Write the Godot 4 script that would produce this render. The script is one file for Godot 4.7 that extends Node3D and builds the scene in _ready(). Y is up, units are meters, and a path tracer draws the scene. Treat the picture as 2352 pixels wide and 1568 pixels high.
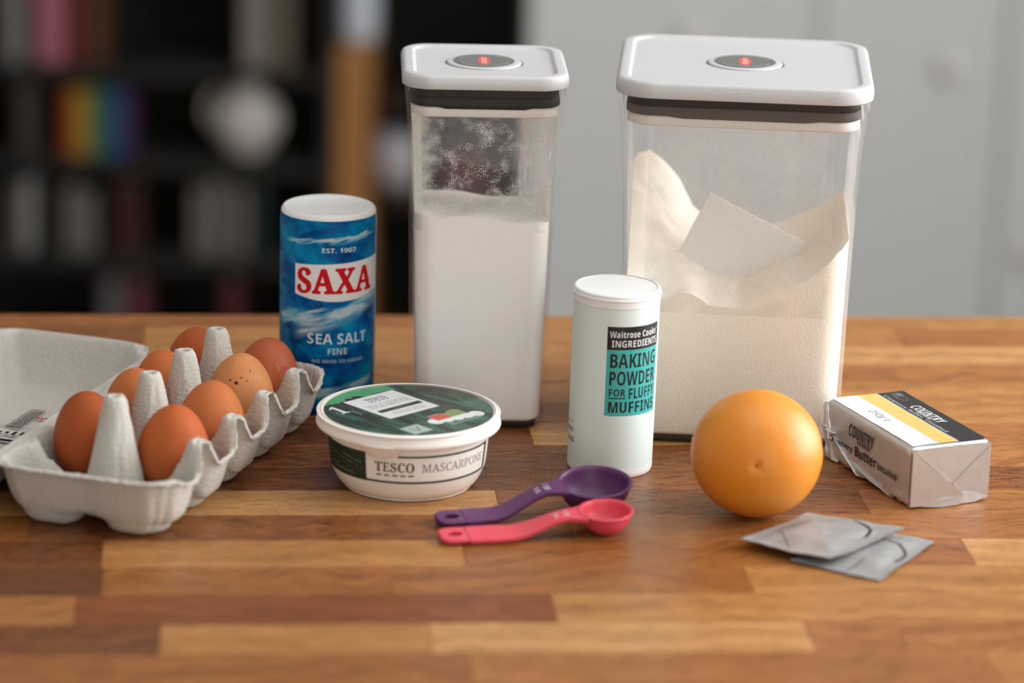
extends Node3D

const TOP := 0.92          # height of the worktop
const TABLE_YAW := 5.2
var M := {}
var rng := RandomNumberGenerator.new()


func _ready() -> void:
	rng.seed = 7
	# ---- camera
	var cam := Camera3D.new()
	cam.name = "camera"
	var lens := CameraAttributesPhysical.new()
	lens.frustum_focal_length = 117.86
	lens.frustum_focus_distance = 2.165
	lens.exposure_aperture = 3.1
	cam.attributes = lens
	cam.fov = rad_to_deg(2.0 * atan(784.0 / 7700.0))
	cam.near = 0.05
	cam.far = 60.0
	cam.transform = Transform3D(Basis(Vector3(1, 0, 0), deg_to_rad(-16.3)) * Basis(Vector3(0, 0, 1), deg_to_rad(1.6)), Vector3(0, TOP + 0.685, 2.05))
	add_child(cam)
	# ---- sky and exposure
	var env := Environment.new()
	var sky := Sky.new()
	var psm := ProceduralSkyMaterial.new()
	psm.sky_top_color = Color(0.80, 0.84, 0.88)
	psm.sky_horizon_color = Color(0.86, 0.88, 0.89)
	psm.ground_horizon_color = Color(0.50, 0.50, 0.48)
	psm.ground_bottom_color = Color(0.34, 0.34, 0.32)
	sky.sky_material = psm
	env.background_mode = Environment.BG_SKY
	env.sky = sky
	env.background_energy_multiplier = 1.5
	env.tonemap_mode = Environment.TONE_MAPPER_LINEAR
	env.tonemap_exposure = 0.285
	env.sdfgi_enabled = true
	env.ssao_enabled = true
	env.ssil_enabled = true
	var we := WorldEnvironment.new()
	we.name = "environment"
	we.environment = env
	add_child(we)
	# ---- daylight at the side window; unseen front window and rooflight added as fill
	day_light("window_daylight", Vector3(1.72, 1.64, -0.35), Vector3(-1, 0, 0), Vector2(1.7, 1.36), 27.0, Color(0.97, 0.985, 1.0))
	day_light("added_front_fill", Vector3(0.75, 1.35, 3.17), Vector3(0, 0, -1), Vector2(1.7, 1.7), 8.0, Color(1.0, 0.985, 0.965))
	day_light("added_overhead_fill", Vector3(0.25, 2.47, 0.30), Vector3(0, -1, 0), Vector2(1.3, 1.3), 3.0, Color(0.98, 0.99, 1.0))

	make_materials()
	build_room()
	build_cabinets()
	build_bookcases()
	build_table()
	build_carton()
	build_eggs()
	build_salt()
	build_containers()
	build_baking_powder()
	build_tub()
	build_fruit()
	build_butter()
	build_spoons()
	build_sachets()


# =====================================================================  helpers
class Mesher:
	var v := PackedVector3Array()
	var n := PackedVector3Array()
	var t := PackedVector2Array()
	var ix := PackedInt32Array()

	# rows of points; columns run to the right when the outside faces the viewer and rows run upwards
	func grid(rows: Array, uvs: Array = [], flip := false, closed := false) -> void:
		var m: int = rows[0].size()
		var at := v.size()
		var acc := PackedVector3Array()
		acc.resize(rows.size() * m)
		for i in rows.size() - 1:
			var a: PackedVector3Array = rows[i]
			var b: PackedVector3Array = rows[i + 1]
			for j in m - 1:
				var nn := (b[j + 1] - a[j]).cross(b[j] - a[j + 1])
				if flip:
					nn = -nn
				acc[i * m + j] += nn
				acc[i * m + j + 1] += nn
				acc[(i + 1) * m + j] += nn
				acc[(i + 1) * m + j + 1] += nn
				var p := at + i * m + j
				if flip:
					ix.append_array([p, p + 1, p + m + 1, p, p + m + 1, p + m])
				else:
					ix.append_array([p, p + m + 1, p + 1, p, p + m, p + m + 1])
		for i in rows.size():
			var r: PackedVector3Array = rows[i]
			if closed:
				var s := acc[i * m] + acc[i * m + m - 1]
				acc[i * m] = s
				acc[i * m + m - 1] = s
			if r[0].distance_squared_to(r[m / 2]) < 1e-14:
				var sum := Vector3.ZERO
				for j in m:
					sum += acc[i * m + j]
				for j in m:
					acc[i * m + j] = sum
			for j in m:
				v.append(r[j])
				n.append(acc[i * m + j].normalized())
				t.append(uvs[i][j] if uvs.size() else Vector2(r[j].x, r[j].z))

	func fan(pts: PackedVector3Array, uvs: PackedVector2Array = PackedVector2Array()) -> void:
		var nn := Vector3.ZERO
		var c := Vector3.ZERO
		for i in pts.size():
			nn += pts[i].cross(pts[(i + 1) % pts.size()])
			c += pts[i]
		nn = nn.normalized()
		var at := v.size()
		for i in pts.size():
			v.append(pts[i])
			n.append(nn)
			t.append(uvs[i] if uvs.size() else Vector2(pts[i].x, pts[i].z))
		for i in range(1, pts.size() - 1):
			ix.append_array([at, at + i + 1, at + i])

	func mesh() -> ArrayMesh:
		var a := []
		a.resize(Mesh.ARRAY_MAX)
		a[Mesh.ARRAY_VERTEX] = v
		a[Mesh.ARRAY_NORMAL] = n
		a[Mesh.ARRAY_TEX_UV] = t
		a[Mesh.ARRAY_INDEX] = ix
		var out := ArrayMesh.new()
		out.add_surface_from_arrays(Mesh.PRIMITIVE_TRIANGLES, a)
		return out

	# a box with chamfered edges
	func box(c: Vector3, s: Vector3, ch: float, b := Basis()) -> void:
		var h := s / 2.0
		ch = minf(ch, minf(h.x, minf(h.y, h.z)) * 0.9)
		var f := func(x: float, y: float, z: float) -> Vector3: return c + b * Vector3(x, y, z)
		for ax in 3:
			for sg in [-1.0, 1.0]:
				var p := PackedVector3Array()
				for k in [[-1, -1], [1, -1], [1, 1], [-1, 1]]:
					var q := Vector3()
					q[ax] = sg * h[ax]
					q[(ax + 1) % 3] = k[0] * (h[(ax + 1) % 3] - ch)
					q[(ax + 2) % 3] = k[1] * (h[(ax + 2) % 3] - ch)
					p.append(f.call(q.x, q.y, q.z))
				if sg < 0:
					p.reverse()
				fan(p)
		if ch <= 0.0:
			return
		for ax in 3:      # edges along ax
			for s1 in [-1.0, 1.0]:
				for s2 in [-1.0, 1.0]:
					var p := PackedVector3Array()
					for k in 4:
						var q := Vector3()
						q[ax] = (-1.0 if k == 0 or k == 3 else 1.0) * (h[ax] - ch)
						q[(ax + 1) % 3] = s1 * (h[(ax + 1) % 3] - (0.0 if k < 2 else ch))
						q[(ax + 2) % 3] = s2 * (h[(ax + 2) % 3] - (ch if k < 2 else 0.0))
						p.append(f.call(q.x, q.y, q.z))
					if s1 * s2 < 0:
						p.reverse()
					fan(p)
		for sx in [-1.0, 1.0]:
			for sy in [-1.0, 1.0]:
				for sz in [-1.0, 1.0]:
					var p := PackedVector3Array([f.call(sx * h.x, sy * (h.y - ch), sz * (h.z - ch)), f.call(sx * (h.x - ch), sy * h.y, sz * (h.z - ch)), f.call(sx * (h.x - ch), sy * (h.y - ch), sz * h.z)])
					if sx * sy * sz < 0:
						p.reverse()
					fan(p)

	# a profile of (radius, height) turned about y; the texture runs once round, its top at the end of the profile
	func lathe(prof: Array, seg := 64, at := Vector3.ZERO, wobble = null) -> void:
		var rows := []
		var uvs := []
		var total := 0.0
		var len_at := [0.0]
		for i in range(1, prof.size()):
			total += prof[i].distance_to(prof[i - 1])
			len_at.append(total)
		for i in prof.size():
			var r := PackedVector3Array()
			var q := PackedVector2Array()
			for j in seg + 1:
				var a := TAU * (j % seg) / seg
				var p := Vector3(prof[i].x * cos(a), prof[i].y, -prof[i].x * sin(a))
				if wobble != null:
					p = wobble.call(p)
				r.append(at + p)
				q.append(Vector2(float(j) / seg, 1.0 - len_at[i] / maxf(total, 1e-9)))
			rows.append(r)
			uvs.append(q)
		grid(rows, uvs, false, true)

	func loft(rows: Array, flip := false) -> void:
		grid(rows, [], flip, true)


func smooth(a: float, b: float, x: float) -> float:
	var k := clampf((x - a) / (b - a), 0.0, 1.0)
	return k * k * (3.0 - 2.0 * k)


func curve(pts: Array, x: float) -> float:      # piecewise curve through (x, y) points
	if x <= pts[0].x:
		return pts[0].y
	for i in range(1, pts.size()):
		if x <= pts[i].x:
			return lerpf(pts[i - 1].y, pts[i].y, (x - pts[i - 1].x) / (pts[i].x - pts[i - 1].x))
	return pts[-1].y


func soft(pts: Array, steps := 6) -> Array:     # a profile rounded by Catmull-Rom
	var out := []
	for i in pts.size() - 1:
		var p0: Vector2 = pts[maxi(i - 1, 0)]
		var p3: Vector2 = pts[mini(i + 2, pts.size() - 1)]
		for k in steps:
			out.append(pts[i].cubic_interpolate(pts[i + 1], p0, p3, float(k) / steps))
	out.append(pts[-1])
	return out


# a rounded rectangle seen from above, counter-clockwise, closed
func rrect(hw: float, hd: float, r: float, y: float, nq := 8, ns := 1) -> PackedVector3Array:
	var p := PackedVector3Array()
	r = minf(r, minf(hw, hd))
	var cx := [hw - r, -(hw - r), -(hw - r), hw - r]
	var cz := [-(hd - r), -(hd - r), hd - r, hd - r]
	for q in 4:
		for k in nq + 1:
			var a := PI / 2 * (q + float(k) / nq)
			p.append(Vector3(cx[q] + r * cos(a), y, cz[q] - r * sin(a)))
		if ns > 1:
			var e := p[-1]
			var a2 := PI / 2 * (q + 1)
			var nx := Vector3(cx[(q + 1) % 4] + r * cos(a2), y, cz[(q + 1) % 4] - r * sin(a2))
			for k in range(1, ns):
				p.append(e.lerp(nx, float(k) / ns))
	p.append(p[0])
	return p


func ring_like(r: float, y: float, nq := 8) -> PackedVector3Array:   # a circle with as many points as rrect
	var p := PackedVector3Array()
	for q in 4:
		for k in nq + 1:
			var a := PI / 2 * (q + float(k) / nq)
			p.append(Vector3(r * cos(a), y, -r * sin(a)))
	p.append(p[0])
	return p


func part(parent: Node3D, called: String, m, material: Material, at := Vector3.ZERO) -> MeshInstance3D:
	var o := MeshInstance3D.new()
	o.name = called
	o.mesh = m.mesh() if m is Mesher else m
	o.material_override = material
	o.position = at
	o.cast_shadow = GeometryInstance3D.SHADOW_CASTING_SETTING_ON
	parent.add_child(o, true)
	return o


func tag(o: Node3D, label: String, category: String, group := "", kind := "") -> void:
	if label:
		o.set_meta("label", label)
	if category:
		o.set_meta("category", category)
	if group:
		o.set_meta("group", group)
	if kind:
		o.set_meta("kind", kind)


var used := {}

func numbered(called: String) -> String:
	used[called] = used.get(called, -1) + 1
	return called if used[called] == 0 else "%s_%03d" % [called, used[called]]


func thing(called: String, label: String, category: String, at := Vector3.ZERO, yaw := 0.0, group := "", kind := "") -> Node3D:
	var o := Node3D.new()
	o.name = numbered(called)
	add_child(o)
	o.position = at
	o.rotation_degrees.y = yaw
	tag(o, label, category, group, kind)
	return o


func struct(called: String, m: Mesher, material: Material) -> MeshInstance3D:
	var o := part(self, called, m, material)
	o.set_meta("kind", "structure")
	return o


func day_light(called: String, at: Vector3, towards: Vector3, size: Vector2, energy: float, color: Color) -> void:
	var l := AreaLight3D.new()
	l.name = called
	l.area_size = size
	l.light_energy = energy
	l.light_color = color
	l.shadow_enabled = true
	l.area_range = 12.0
	l.area_attenuation = 2.0
	add_child(l)
	l.look_at_from_position(at, at + towards, Vector3.UP if absf(towards.y) < 0.5 else Vector3.BACK)


# =====================================================================  textures and lettering
func noise(s: int, f: float, oct := 3, kind := FastNoiseLite.TYPE_SIMPLEX_SMOOTH) -> FastNoiseLite:
	var k := FastNoiseLite.new()
	k.seed = s
	k.frequency = f
	k.fractal_octaves = oct
	k.noise_type = kind
	return k


func noise_tex(s: int, f: float, size := 256, oct := 3, kind := FastNoiseLite.TYPE_SIMPLEX_SMOOTH) -> NoiseTexture2D:
	var t := NoiseTexture2D.new()
	t.width = size
	t.height = size
	t.seamless = true
	t.noise = noise(s, f, oct, kind)
	return t


func fill_tri(img: Image, a: Vector2, b: Vector2, c: Vector2, col: Color) -> void:
	var y0 := maxi(0, ceili(minf(a.y, minf(b.y, c.y)) - 0.5))
	var y1 := mini(img.get_height() - 1, floori(maxf(a.y, maxf(b.y, c.y)) - 0.5))
	var e := [[a, b], [b, c], [c, a]]
	for y in range(y0, y1 + 1):
		var yy := y + 0.5
		var lo := 1e9
		var hi := -1e9
		for s in e:
			var p: Vector2 = s[0]
			var q: Vector2 = s[1]
			if (p.y <= yy and q.y > yy) or (q.y <= yy and p.y > yy):
				var x := p.x + (q.x - p.x) * (yy - p.y) / (q.y - p.y)
				lo = minf(lo, x)
				hi = maxf(hi, x)
		if hi > lo:
			var x0 := maxi(0, roundi(lo))
			var x1 := mini(img.get_width(), roundi(hi))
			if x1 > x0:
				img.fill_rect(Rect2i(x0, y, x1 - x0, 1), col)


func fill_poly(img: Image, pts: PackedVector2Array, col: Color) -> void:
	var ids := Geometry2D.triangulate_polygon(pts)
	for i in range(0, ids.size(), 3):
		fill_tri(img, pts[ids[i]], pts[ids[i + 1]], pts[ids[i + 2]], col)


func fill_ellipse(img: Image, c: Vector2, r: Vector2, col: Color, turn := 0.0) -> void:
	var p := PackedVector2Array()
	for k in 40:
		p.append(c + Vector2(r.x * cos(TAU * k / 40), r.y * sin(TAU * k / 40)).rotated(turn))
	fill_poly(img, p, col)


func stroke(img: Image, pts: Array, w: float, col: Color) -> void:
	for i in pts.size() - 1:
		var d: Vector2 = (pts[i + 1] - pts[i]).normalized().orthogonal() * w / 2
		fill_poly(img, PackedVector2Array([pts[i] + d, pts[i + 1] + d, pts[i + 1] - d, pts[i] - d]), col)
		fill_ellipse(img, pts[i], Vector2(w, w) / 2, col)


var letters := {}

# writes text so that its ink just fills the box
func ink(img: Image, text: String, box: Rect2, col: Color, face := "Droid Sans", weight := 400, turn := 0.0, skew := 0.0) -> void:
	var key := text + face + str(weight)
	if not letters.has(key):
		var f := SystemFont.new()
		f.font_names = PackedStringArray([face])
		f.font_weight = weight
		var tm := TextMesh.new()
		tm.text = text
		tm.font = f
		tm.font_size = 64
		tm.pixel_size = 0.01
		tm.depth = 0.0
		tm.curve_step = 1.0
		var a := tm.get_mesh_arrays()
		var tri := PackedVector2Array()
		var vs: PackedVector3Array = a[Mesh.ARRAY_VERTEX]
		var ids: PackedInt32Array = a[Mesh.ARRAY_INDEX] if a[Mesh.ARRAY_INDEX] != null else PackedInt32Array(range(vs.size()))
		for i in ids:
			tri.append(Vector2(vs[i].x, -vs[i].y))
		letters[key] = tri
	var tr: PackedVector2Array = letters[key]
	if tr.is_empty():
		return
	var lo := tr[0]
	var hi := tr[0]
	for p in tr:
		lo = lo.min(p)
		hi = hi.max(p)
	var c := box.get_center()
	var pts := PackedVector2Array()
	for p in tr:
		var q: Vector2 = ((p - lo) / (hi - lo) - Vector2(0.5, 0.5)) * box.size
		q.y += q.x * skew
		pts.append(c + q.rotated(turn))
	for i in range(0, pts.size() - 2, 3):
		fill_tri(img, pts[i], pts[i + 1], pts[i + 2], col)


func small_print(img: Image, box: Rect2, lines: int, col: Color, s := 1, turn := 0.0) -> void:      # print too small to read: rows of word-long dashes
	var r := RandomNumberGenerator.new()
	r.seed = s
	var c := box.get_center()
	var lh := box.size.y / lines
	for i in lines:
		var x := 0.0
		while x < box.size.x:
			var w := r.randf_range(0.8, 3.2) * lh
			w = minf(w, box.size.x - x)
			var y := (i + 0.25) * lh
			var p := PackedVector2Array([Vector2(x, y), Vector2(x + w, y), Vector2(x + w, y + lh * 0.5), Vector2(x, y + lh * 0.5)])
			for k in 4:
				p[k] = c + (p[k] - box.size / 2).rotated(turn)
			fill_poly(img, p, col)
			x += w + lh * 0.4


func done(img: Image, half := true) -> ImageTexture:
	if half:
		img.resize(img.get_width() / 2, img.get_height() / 2, Image.INTERPOLATE_LANCZOS)
	return ImageTexture.create_from_image(img)


func blank(w: int, h: int, col: Color, alpha := false) -> Image:
	var i := Image.create_empty(w, h, false, Image.FORMAT_RGBA8 if alpha else Image.FORMAT_RGB8)
	i.fill(col)
	return i


func c8(r: int, g: int, b: int, a := 255) -> Color:
	return Color8(r, g, b, a)


# =====================================================================  materials
func mat(key: String, col: Color, rough := 0.6, spec := 0.5, metal := 0.0) -> StandardMaterial3D:
	var m := StandardMaterial3D.new()
	m.resource_name = key
	m.albedo_color = col
	m.roughness = rough
	m.metallic_specular = spec
	m.metallic = metal
	M[key] = m
	return m


func relief(m: StandardMaterial3D, t: Texture2D, cm: float, per_metre: float) -> void:
	m.heightmap_enabled = true
	m.heightmap_texture = t
	m.heightmap_scale = cm
	m.uv1_triplanar = true
	m.uv1_scale = Vector3.ONE * per_metre


func printed(key: String, t: Texture2D, rough := 0.5, spec := 0.5, metal := 0.0) -> StandardMaterial3D:
	var m := mat(key, Color.WHITE, rough, spec, metal)
	m.albedo_texture = t
	m.texture_filter = BaseMaterial3D.TEXTURE_FILTER_LINEAR_WITH_MIPMAPS
	return m


func clear_plastic(key: String, alpha: float, col := Color(0.93, 0.95, 0.95)) -> StandardMaterial3D:
	var m := mat(key, Color(col.r, col.g, col.b, alpha), 0.06, 0.30)
	m.transparency = BaseMaterial3D.TRANSPARENCY_ALPHA
	return m


func grain(s: int, pores: float, wave: float) -> ImageTexture:
	# wood seen along the board: x runs along the grain
	var w := 768
	var h := 384
	var img := Image.create_empty(w, h, false, Image.FORMAT_RGB8)
	var broad := noise(s, 0.012, 3)
	var fine := noise(s + 1, 0.11, 2)
	var pore := noise(s + 2, 0.16, 1)
	var drift := noise(s + 3, 0.006, 2)
	for x in w:
		for y in h:
			var d := drift.get_noise_2d(x * 0.7, y * 0.5) * wave
			var b := broad.get_noise_2d(x * 0.10, (y + d) * 2.2)
			var f := fine.get_noise_2d(x * 0.03, (y + d) * 2.6)
			var p := pore.get_noise_2d(x * 0.12 + 900, (y + d * 0.6) * 3.6)
			var k := 0.86 + 0.12 * b + 0.10 * f
			k -= pores * smooth(0.25, 0.70, p)
			k = clampf(k, 0.25, 1.0)
			img.set_pixel(x, y, Color(pow(k, 0.80), k, pow(k, 1.30)))
	return ImageTexture.create_from_image(img)


func make_materials() -> void:
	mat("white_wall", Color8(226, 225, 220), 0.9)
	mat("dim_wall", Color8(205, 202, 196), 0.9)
	mat("ceiling_paint", Color8(236, 235, 231), 0.95)
	mat("floor_wood", Color8(120, 92, 66), 0.6)
	mat("frame_paint", Color8(232, 232, 228), 0.5)
	mat("cabinet_paint", Color8(206, 208, 208), 0.55)
	mat("knob_white", Color8(226, 224, 218), 0.35)
	mat("plinth", Color8(150, 152, 150), 0.6)
	mat("black_wood", Color8(42, 41, 39), 0.8, 0.3)
	mat("dark_wood", Color8(54, 38, 27), 0.75, 0.3)
	mat("pine", Color8(160, 112, 66), 0.7, 0.3)
	clear_plastic("window_glass", 0.04)
	clear_plastic("clear_body", 0.012)
	# wood of the worktop: three grains, several tones
	var g := [grain(3, 0.30, 30.0), grain(21, 0.75, 22.0), grain(47, 0.42, 60.0)]
	var tones := {
		"pale": [Color8(210, 158, 102), 0], "honey": [Color8(192, 136, 78), 0], "tan": [Color8(178, 118, 64), 2], "amber": [Color8(168, 107, 54), 2],
		"brown": [Color8(154, 95, 47), 1], "russet": [Color8(146, 81, 38), 2], "dark": [Color8(138, 81, 38), 1], "umber": [Color8(118, 68, 33), 2],
	}
	var k := 0
	for name in tones:
		for variant in 2:
			var m := mat("oak_%s_%d" % [name, variant], tones[name][0], 0.36, 0.44)
			m.albedo_texture = g[tones[name][1]]
			m.uv1_triplanar = true
			m.uv1_triplanar_sharpness = 8.0
			m.uv1_scale = Vector3(2.6, 5.2, 5.2)
			m.uv1_offset = Vector3(0.37 * k, 0.0, 0.23 * k)
			k += 1
	# carton pulp
	var pulp := mat("pulp", Color8(198, 193, 184), 0.95, 0.15)
	relief(pulp, noise_tex(5, 0.03, 256, 5), 0.065, 36.0)
	# eggs
	var shell_grain := noise_tex(9, 0.06, 256, 4)
	var eggs := {"egg_a": Color8(182, 93, 48), "egg_b": Color8(190, 109, 63), "egg_c": Color8(169, 82, 44), "egg_d": Color8(163, 80, 39), "egg_e": Color8(188, 102, 54), "egg_f": Color8(182, 98, 54)}
	for e in eggs:
		var m := mat(e, eggs[e], 0.55, 0.28)
		relief(m, shell_grain, 0.012, 18.0)
	var lid := mat("lid_white", Color8(198, 197, 198), 0.42, 0.5)
	relief(lid, noise_tex(71, 0.08, 256, 3), 0.003, 22.0)
	mat("cap_white", Color8(236, 236, 233), 0.45, 0.5)
	mat("tub_white", Color8(247, 241, 233), 0.4, 0.5)
	mat("gasket", Color8(15, 15, 19), 0.6, 0.3)
	mat("gasket_dusty", Color8(84, 78, 74), 0.75, 0.3)
	mat("seal_white", Color8(222, 216, 208), 0.5, 0.4)
	var sugar := mat("sugar", Color8(246, 242, 238), 0.85, 0.3)
	relief(sugar, noise_tex(13, 0.22, 256, 2), 0.03, 30.0)
	var flour := mat("flour", Color8(244, 234, 220), 1.0, 0.1)
	relief(flour, noise_tex(17, 0.10, 256, 5), 0.02, 16.0)
	mat("card", Color8(232, 229, 224), 0.7, 0.3)


# =====================================================================  the room
func build_room() -> void:
	var x0 := -2.3
	var x1 := 1.75
	var z0 := -3.5
	var z1 := 3.2
	var h := 2.5
	var t := 0.12
	var m := Mesher.new()
	m.box(Vector3((x0 + x1) / 2, -t / 2, (z0 + z1) / 2), Vector3(x1 - x0 + 2 * t, t, z1 - z0 + 2 * t), 0.0)
	struct("floor", m, M.floor_wood)
	m = Mesher.new()
	# ceiling, open for a rooflight added to light the table from above
	var rx0 := -0.42
	var rx1 := 0.92
	var rz0 := -0.37
	var rz1 := 0.97
	m.box(Vector3((x0 - t + rx0) / 2, h + t / 2, (z0 + z1) / 2), Vector3(rx0 - x0 + t, t, z1 - z0 + 2 * t), 0.0)
	m.box(Vector3((x1 + t + rx1) / 2, h + t / 2, (z0 + z1) / 2), Vector3(x1 + t - rx1, t, z1 - z0 + 2 * t), 0.0)
	m.box(Vector3((rx0 + rx1) / 2, h + t / 2, (z0 - t + rz0) / 2), Vector3(rx1 - rx0, t, rz0 - z0 + t), 0.0)
	m.box(Vector3((rx0 + rx1) / 2, h + t / 2, (z1 + t + rz1) / 2), Vector3(rx1 - rx0, t, z1 + t - rz1), 0.0)
	struct("ceiling", m, M.ceiling_paint)
	window("window_3", Vector3((rx0 + rx1) / 2, h + 0.06, (rz0 + rz1) / 2), Vector2(rx1 - rx0, rz1 - rz0), 0.0, -90.0)
	m = Mesher.new()
	m.box(Vector3((x0 + x1) / 2, h / 2, z0 - t / 2), Vector3(x1 - x0 + 2 * t, h, t), 0.0)
	struct("wall_back", m, M.dim_wall)
	m = Mesher.new()
	m.box(Vector3(x0 - t / 2, h / 2, (z0 + z1) / 2), Vector3(t, h, z1 - z0), 0.0)
	struct("wall_left", m, M.dim_wall)
	# right wall with its window
	var wz0 := -1.23
	var wz1 := 0.53
	var wy0 := 0.93
	var wy1 := 2.35
	m = Mesher.new()
	m.box(Vector3(x1 + t / 2, h / 2, (z0 + wz0) / 2), Vector3(t, h, wz0 - z0), 0.0)
	m.box(Vector3(x1 + t / 2, h / 2, (z1 + wz1) / 2), Vector3(t, h, z1 - wz1), 0.0)
	m.box(Vector3(x1 + t / 2, wy0 / 2, (wz0 + wz1) / 2), Vector3(t, wy0, wz1 - wz0), 0.0)
	m.box(Vector3(x1 + t / 2, (h + wy1) / 2, (wz0 + wz1) / 2), Vector3(t, h - wy1, wz1 - wz0), 0.0)
	struct("wall_right", m, M.white_wall)
	window("window_1", Vector3(x1 + 0.06, (wy0 + wy1) / 2, (wz0 + wz1) / 2), Vector2(wz1 - wz0, wy1 - wy0), 90.0)
	# front wall, behind the camera, with a window added as front fill
	var fx0 := -0.15
	var fx1 := 1.65
	var fy0 := 0.45
	var fy1 := 2.25
	m = Mesher.new()
	m.box(Vector3((x0 + fx0) / 2, h / 2, z1 + t / 2), Vector3(fx0 - x0, h, t), 0.0)
	m.box(Vector3((x1 + fx1) / 2, h / 2, z1 + t / 2), Vector3(x1 - fx1, h, t), 0.0)
	m.box(Vector3((fx0 + fx1) / 2, fy0 / 2, z1 + t / 2), Vector3(fx1 - fx0, fy0, t), 0.0)
	m.box(Vector3((fx0 + fx1) / 2, (h + fy1) / 2, z1 + t / 2), Vector3(fx1 - fx0, h - fy1, t), 0.0)
	struct("wall_front", m, M.white_wall)
	window("window_2", Vector3((fx0 + fx1) / 2, (fy0 + fy1) / 2, z1 + 0.06), Vector2(fx1 - fx0, fy1 - fy0), 0.0)


func window(called: String, at: Vector3, size: Vector2, yaw: float, pitch := 0.0) -> void:
	var w := Node3D.new()
	w.name = called
	add_child(w)
	w.position = at
	w.rotation_degrees = Vector3(pitch, yaw, 0)
	w.set_meta("kind", "structure")
	var m := Mesher.new()
	var f := 0.05
	for s in [-1, 1]:
		m.box(Vector3(s * (size.x / 2 - f / 2), 0, 0), Vector3(f, size.y, 0.06), 0.004)
		m.box(Vector3(0, s * (size.y / 2 - f / 2), 0), Vector3(size.x - 2 * f, f, 0.06), 0.004)
	m.box(Vector3(0, 0, 0), Vector3(f, size.y - 2 * f, 0.05), 0.004)
	part(w, "window_frame", m, M.frame_paint)
	for s in [-1, 1]:
		m = Mesher.new()
		m.box(Vector3(s * (size.x / 4 - f / 4), 0, 0.015), Vector3(size.x / 2 - f * 1.5, size.y - 2 * f, 0.004), 0.0)
		part(w, "pane", m, M.window_glass)


# =====================================================================  background furniture
func build_cabinets() -> void:
	# pale grey base units along the back wall; x edges of the fronts
	var zf := -3.0
	var units := [[0.012, 0.4535, 0.262, 0.625, "pale grey cupboard beside the dark bookcase, its knob hidden behind the tall flour box"], [0.4545, 0.7435, 0.660, 0.588, "pale grey cupboard with a round white knob near its top, second along the wall"], [0.7455, 1.20, 0.800, 0.302, "pale grey cupboard at the edge of the picture with a low dark-shadowed knob"]]
	for u in units:
		var w: float = u[1] - u[0]
		var o := thing("kitchen_cupboard", u[4], "cupboard", Vector3((u[0] + u[1]) / 2, 0, zf), 0.0, "pale grey cupboards along the back wall")
		var m := Mesher.new()
		m.box(Vector3(0, 0.50, -0.235), Vector3(w + 0.002, 0.80, 0.43), 0.002)
		part(o, "body", m, M.cabinet_paint)
		m = Mesher.new()
		m.box(Vector3(0, 0.05, -0.25), Vector3(w, 0.10, 0.38), 0.002)
		part(o, "plinth", m, M.plinth)
		m = Mesher.new()
		m.box(Vector3(0, 0.50, -0.010), Vector3(w - 0.003, 0.78, 0.02), 0.002)
		var d := part(o, "door", m, M.cabinet_paint)
		m = Mesher.new()
		m.lathe(soft([Vector2(0.0, 0.030), Vector2(0.012, 0.029), Vector2(0.018, 0.022), Vector2(0.0165, 0.015), Vector2(0.008, 0.010), Vector2(0.007, 0.0), Vector2(0.0, 0.0)].map(func(p): return Vector2(p.x, 0.030 - p.y)), 4), 24)
		var k := part(d, "knob", m, M.knob_white, Vector3(u[2] - (u[0] + u[1]) / 2, u[3], 0.030))
		k.rotation_degrees.x = -90.0


func book(x: float, y: float, z: float, w: float, h: float, d: float, col: Color, label: String, lean := 0.0) -> void:
	var o := thing("book", label, "book", Vector3(x, y, z), 0.0, "books in the dark bookcase")
	o.rotation_degrees.z = lean
	var m := Mesher.new()
	m.box(Vector3(-w / 2 + 0.0012, h / 2, -d / 2), Vector3(0.0024, h, d), 0.0006)
	m.box(Vector3(w / 2 - 0.0012, h / 2, -d / 2), Vector3(0.0024, h, d), 0.0006)
	m.box(Vector3(0, h / 2, -0.0012), Vector3(w - 0.0048, h, 0.0024), 0.0004)
	var key := "book_" + col.to_html(false)
	if not M.has(key):
		mat(key, col, 0.7, 0.3)
	part(o, "cover", m, M[key])
	m = Mesher.new()
	m.box(Vector3(0, h / 2, -d / 2 - 0.001), Vector3(w - 0.0052, h - 0.006, d - 0.006), 0.0)
	if not M.has("pages"):
		mat("pages", Color8(206, 198, 180), 0.9)
	part(o, "pages", m, M.pages)


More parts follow.
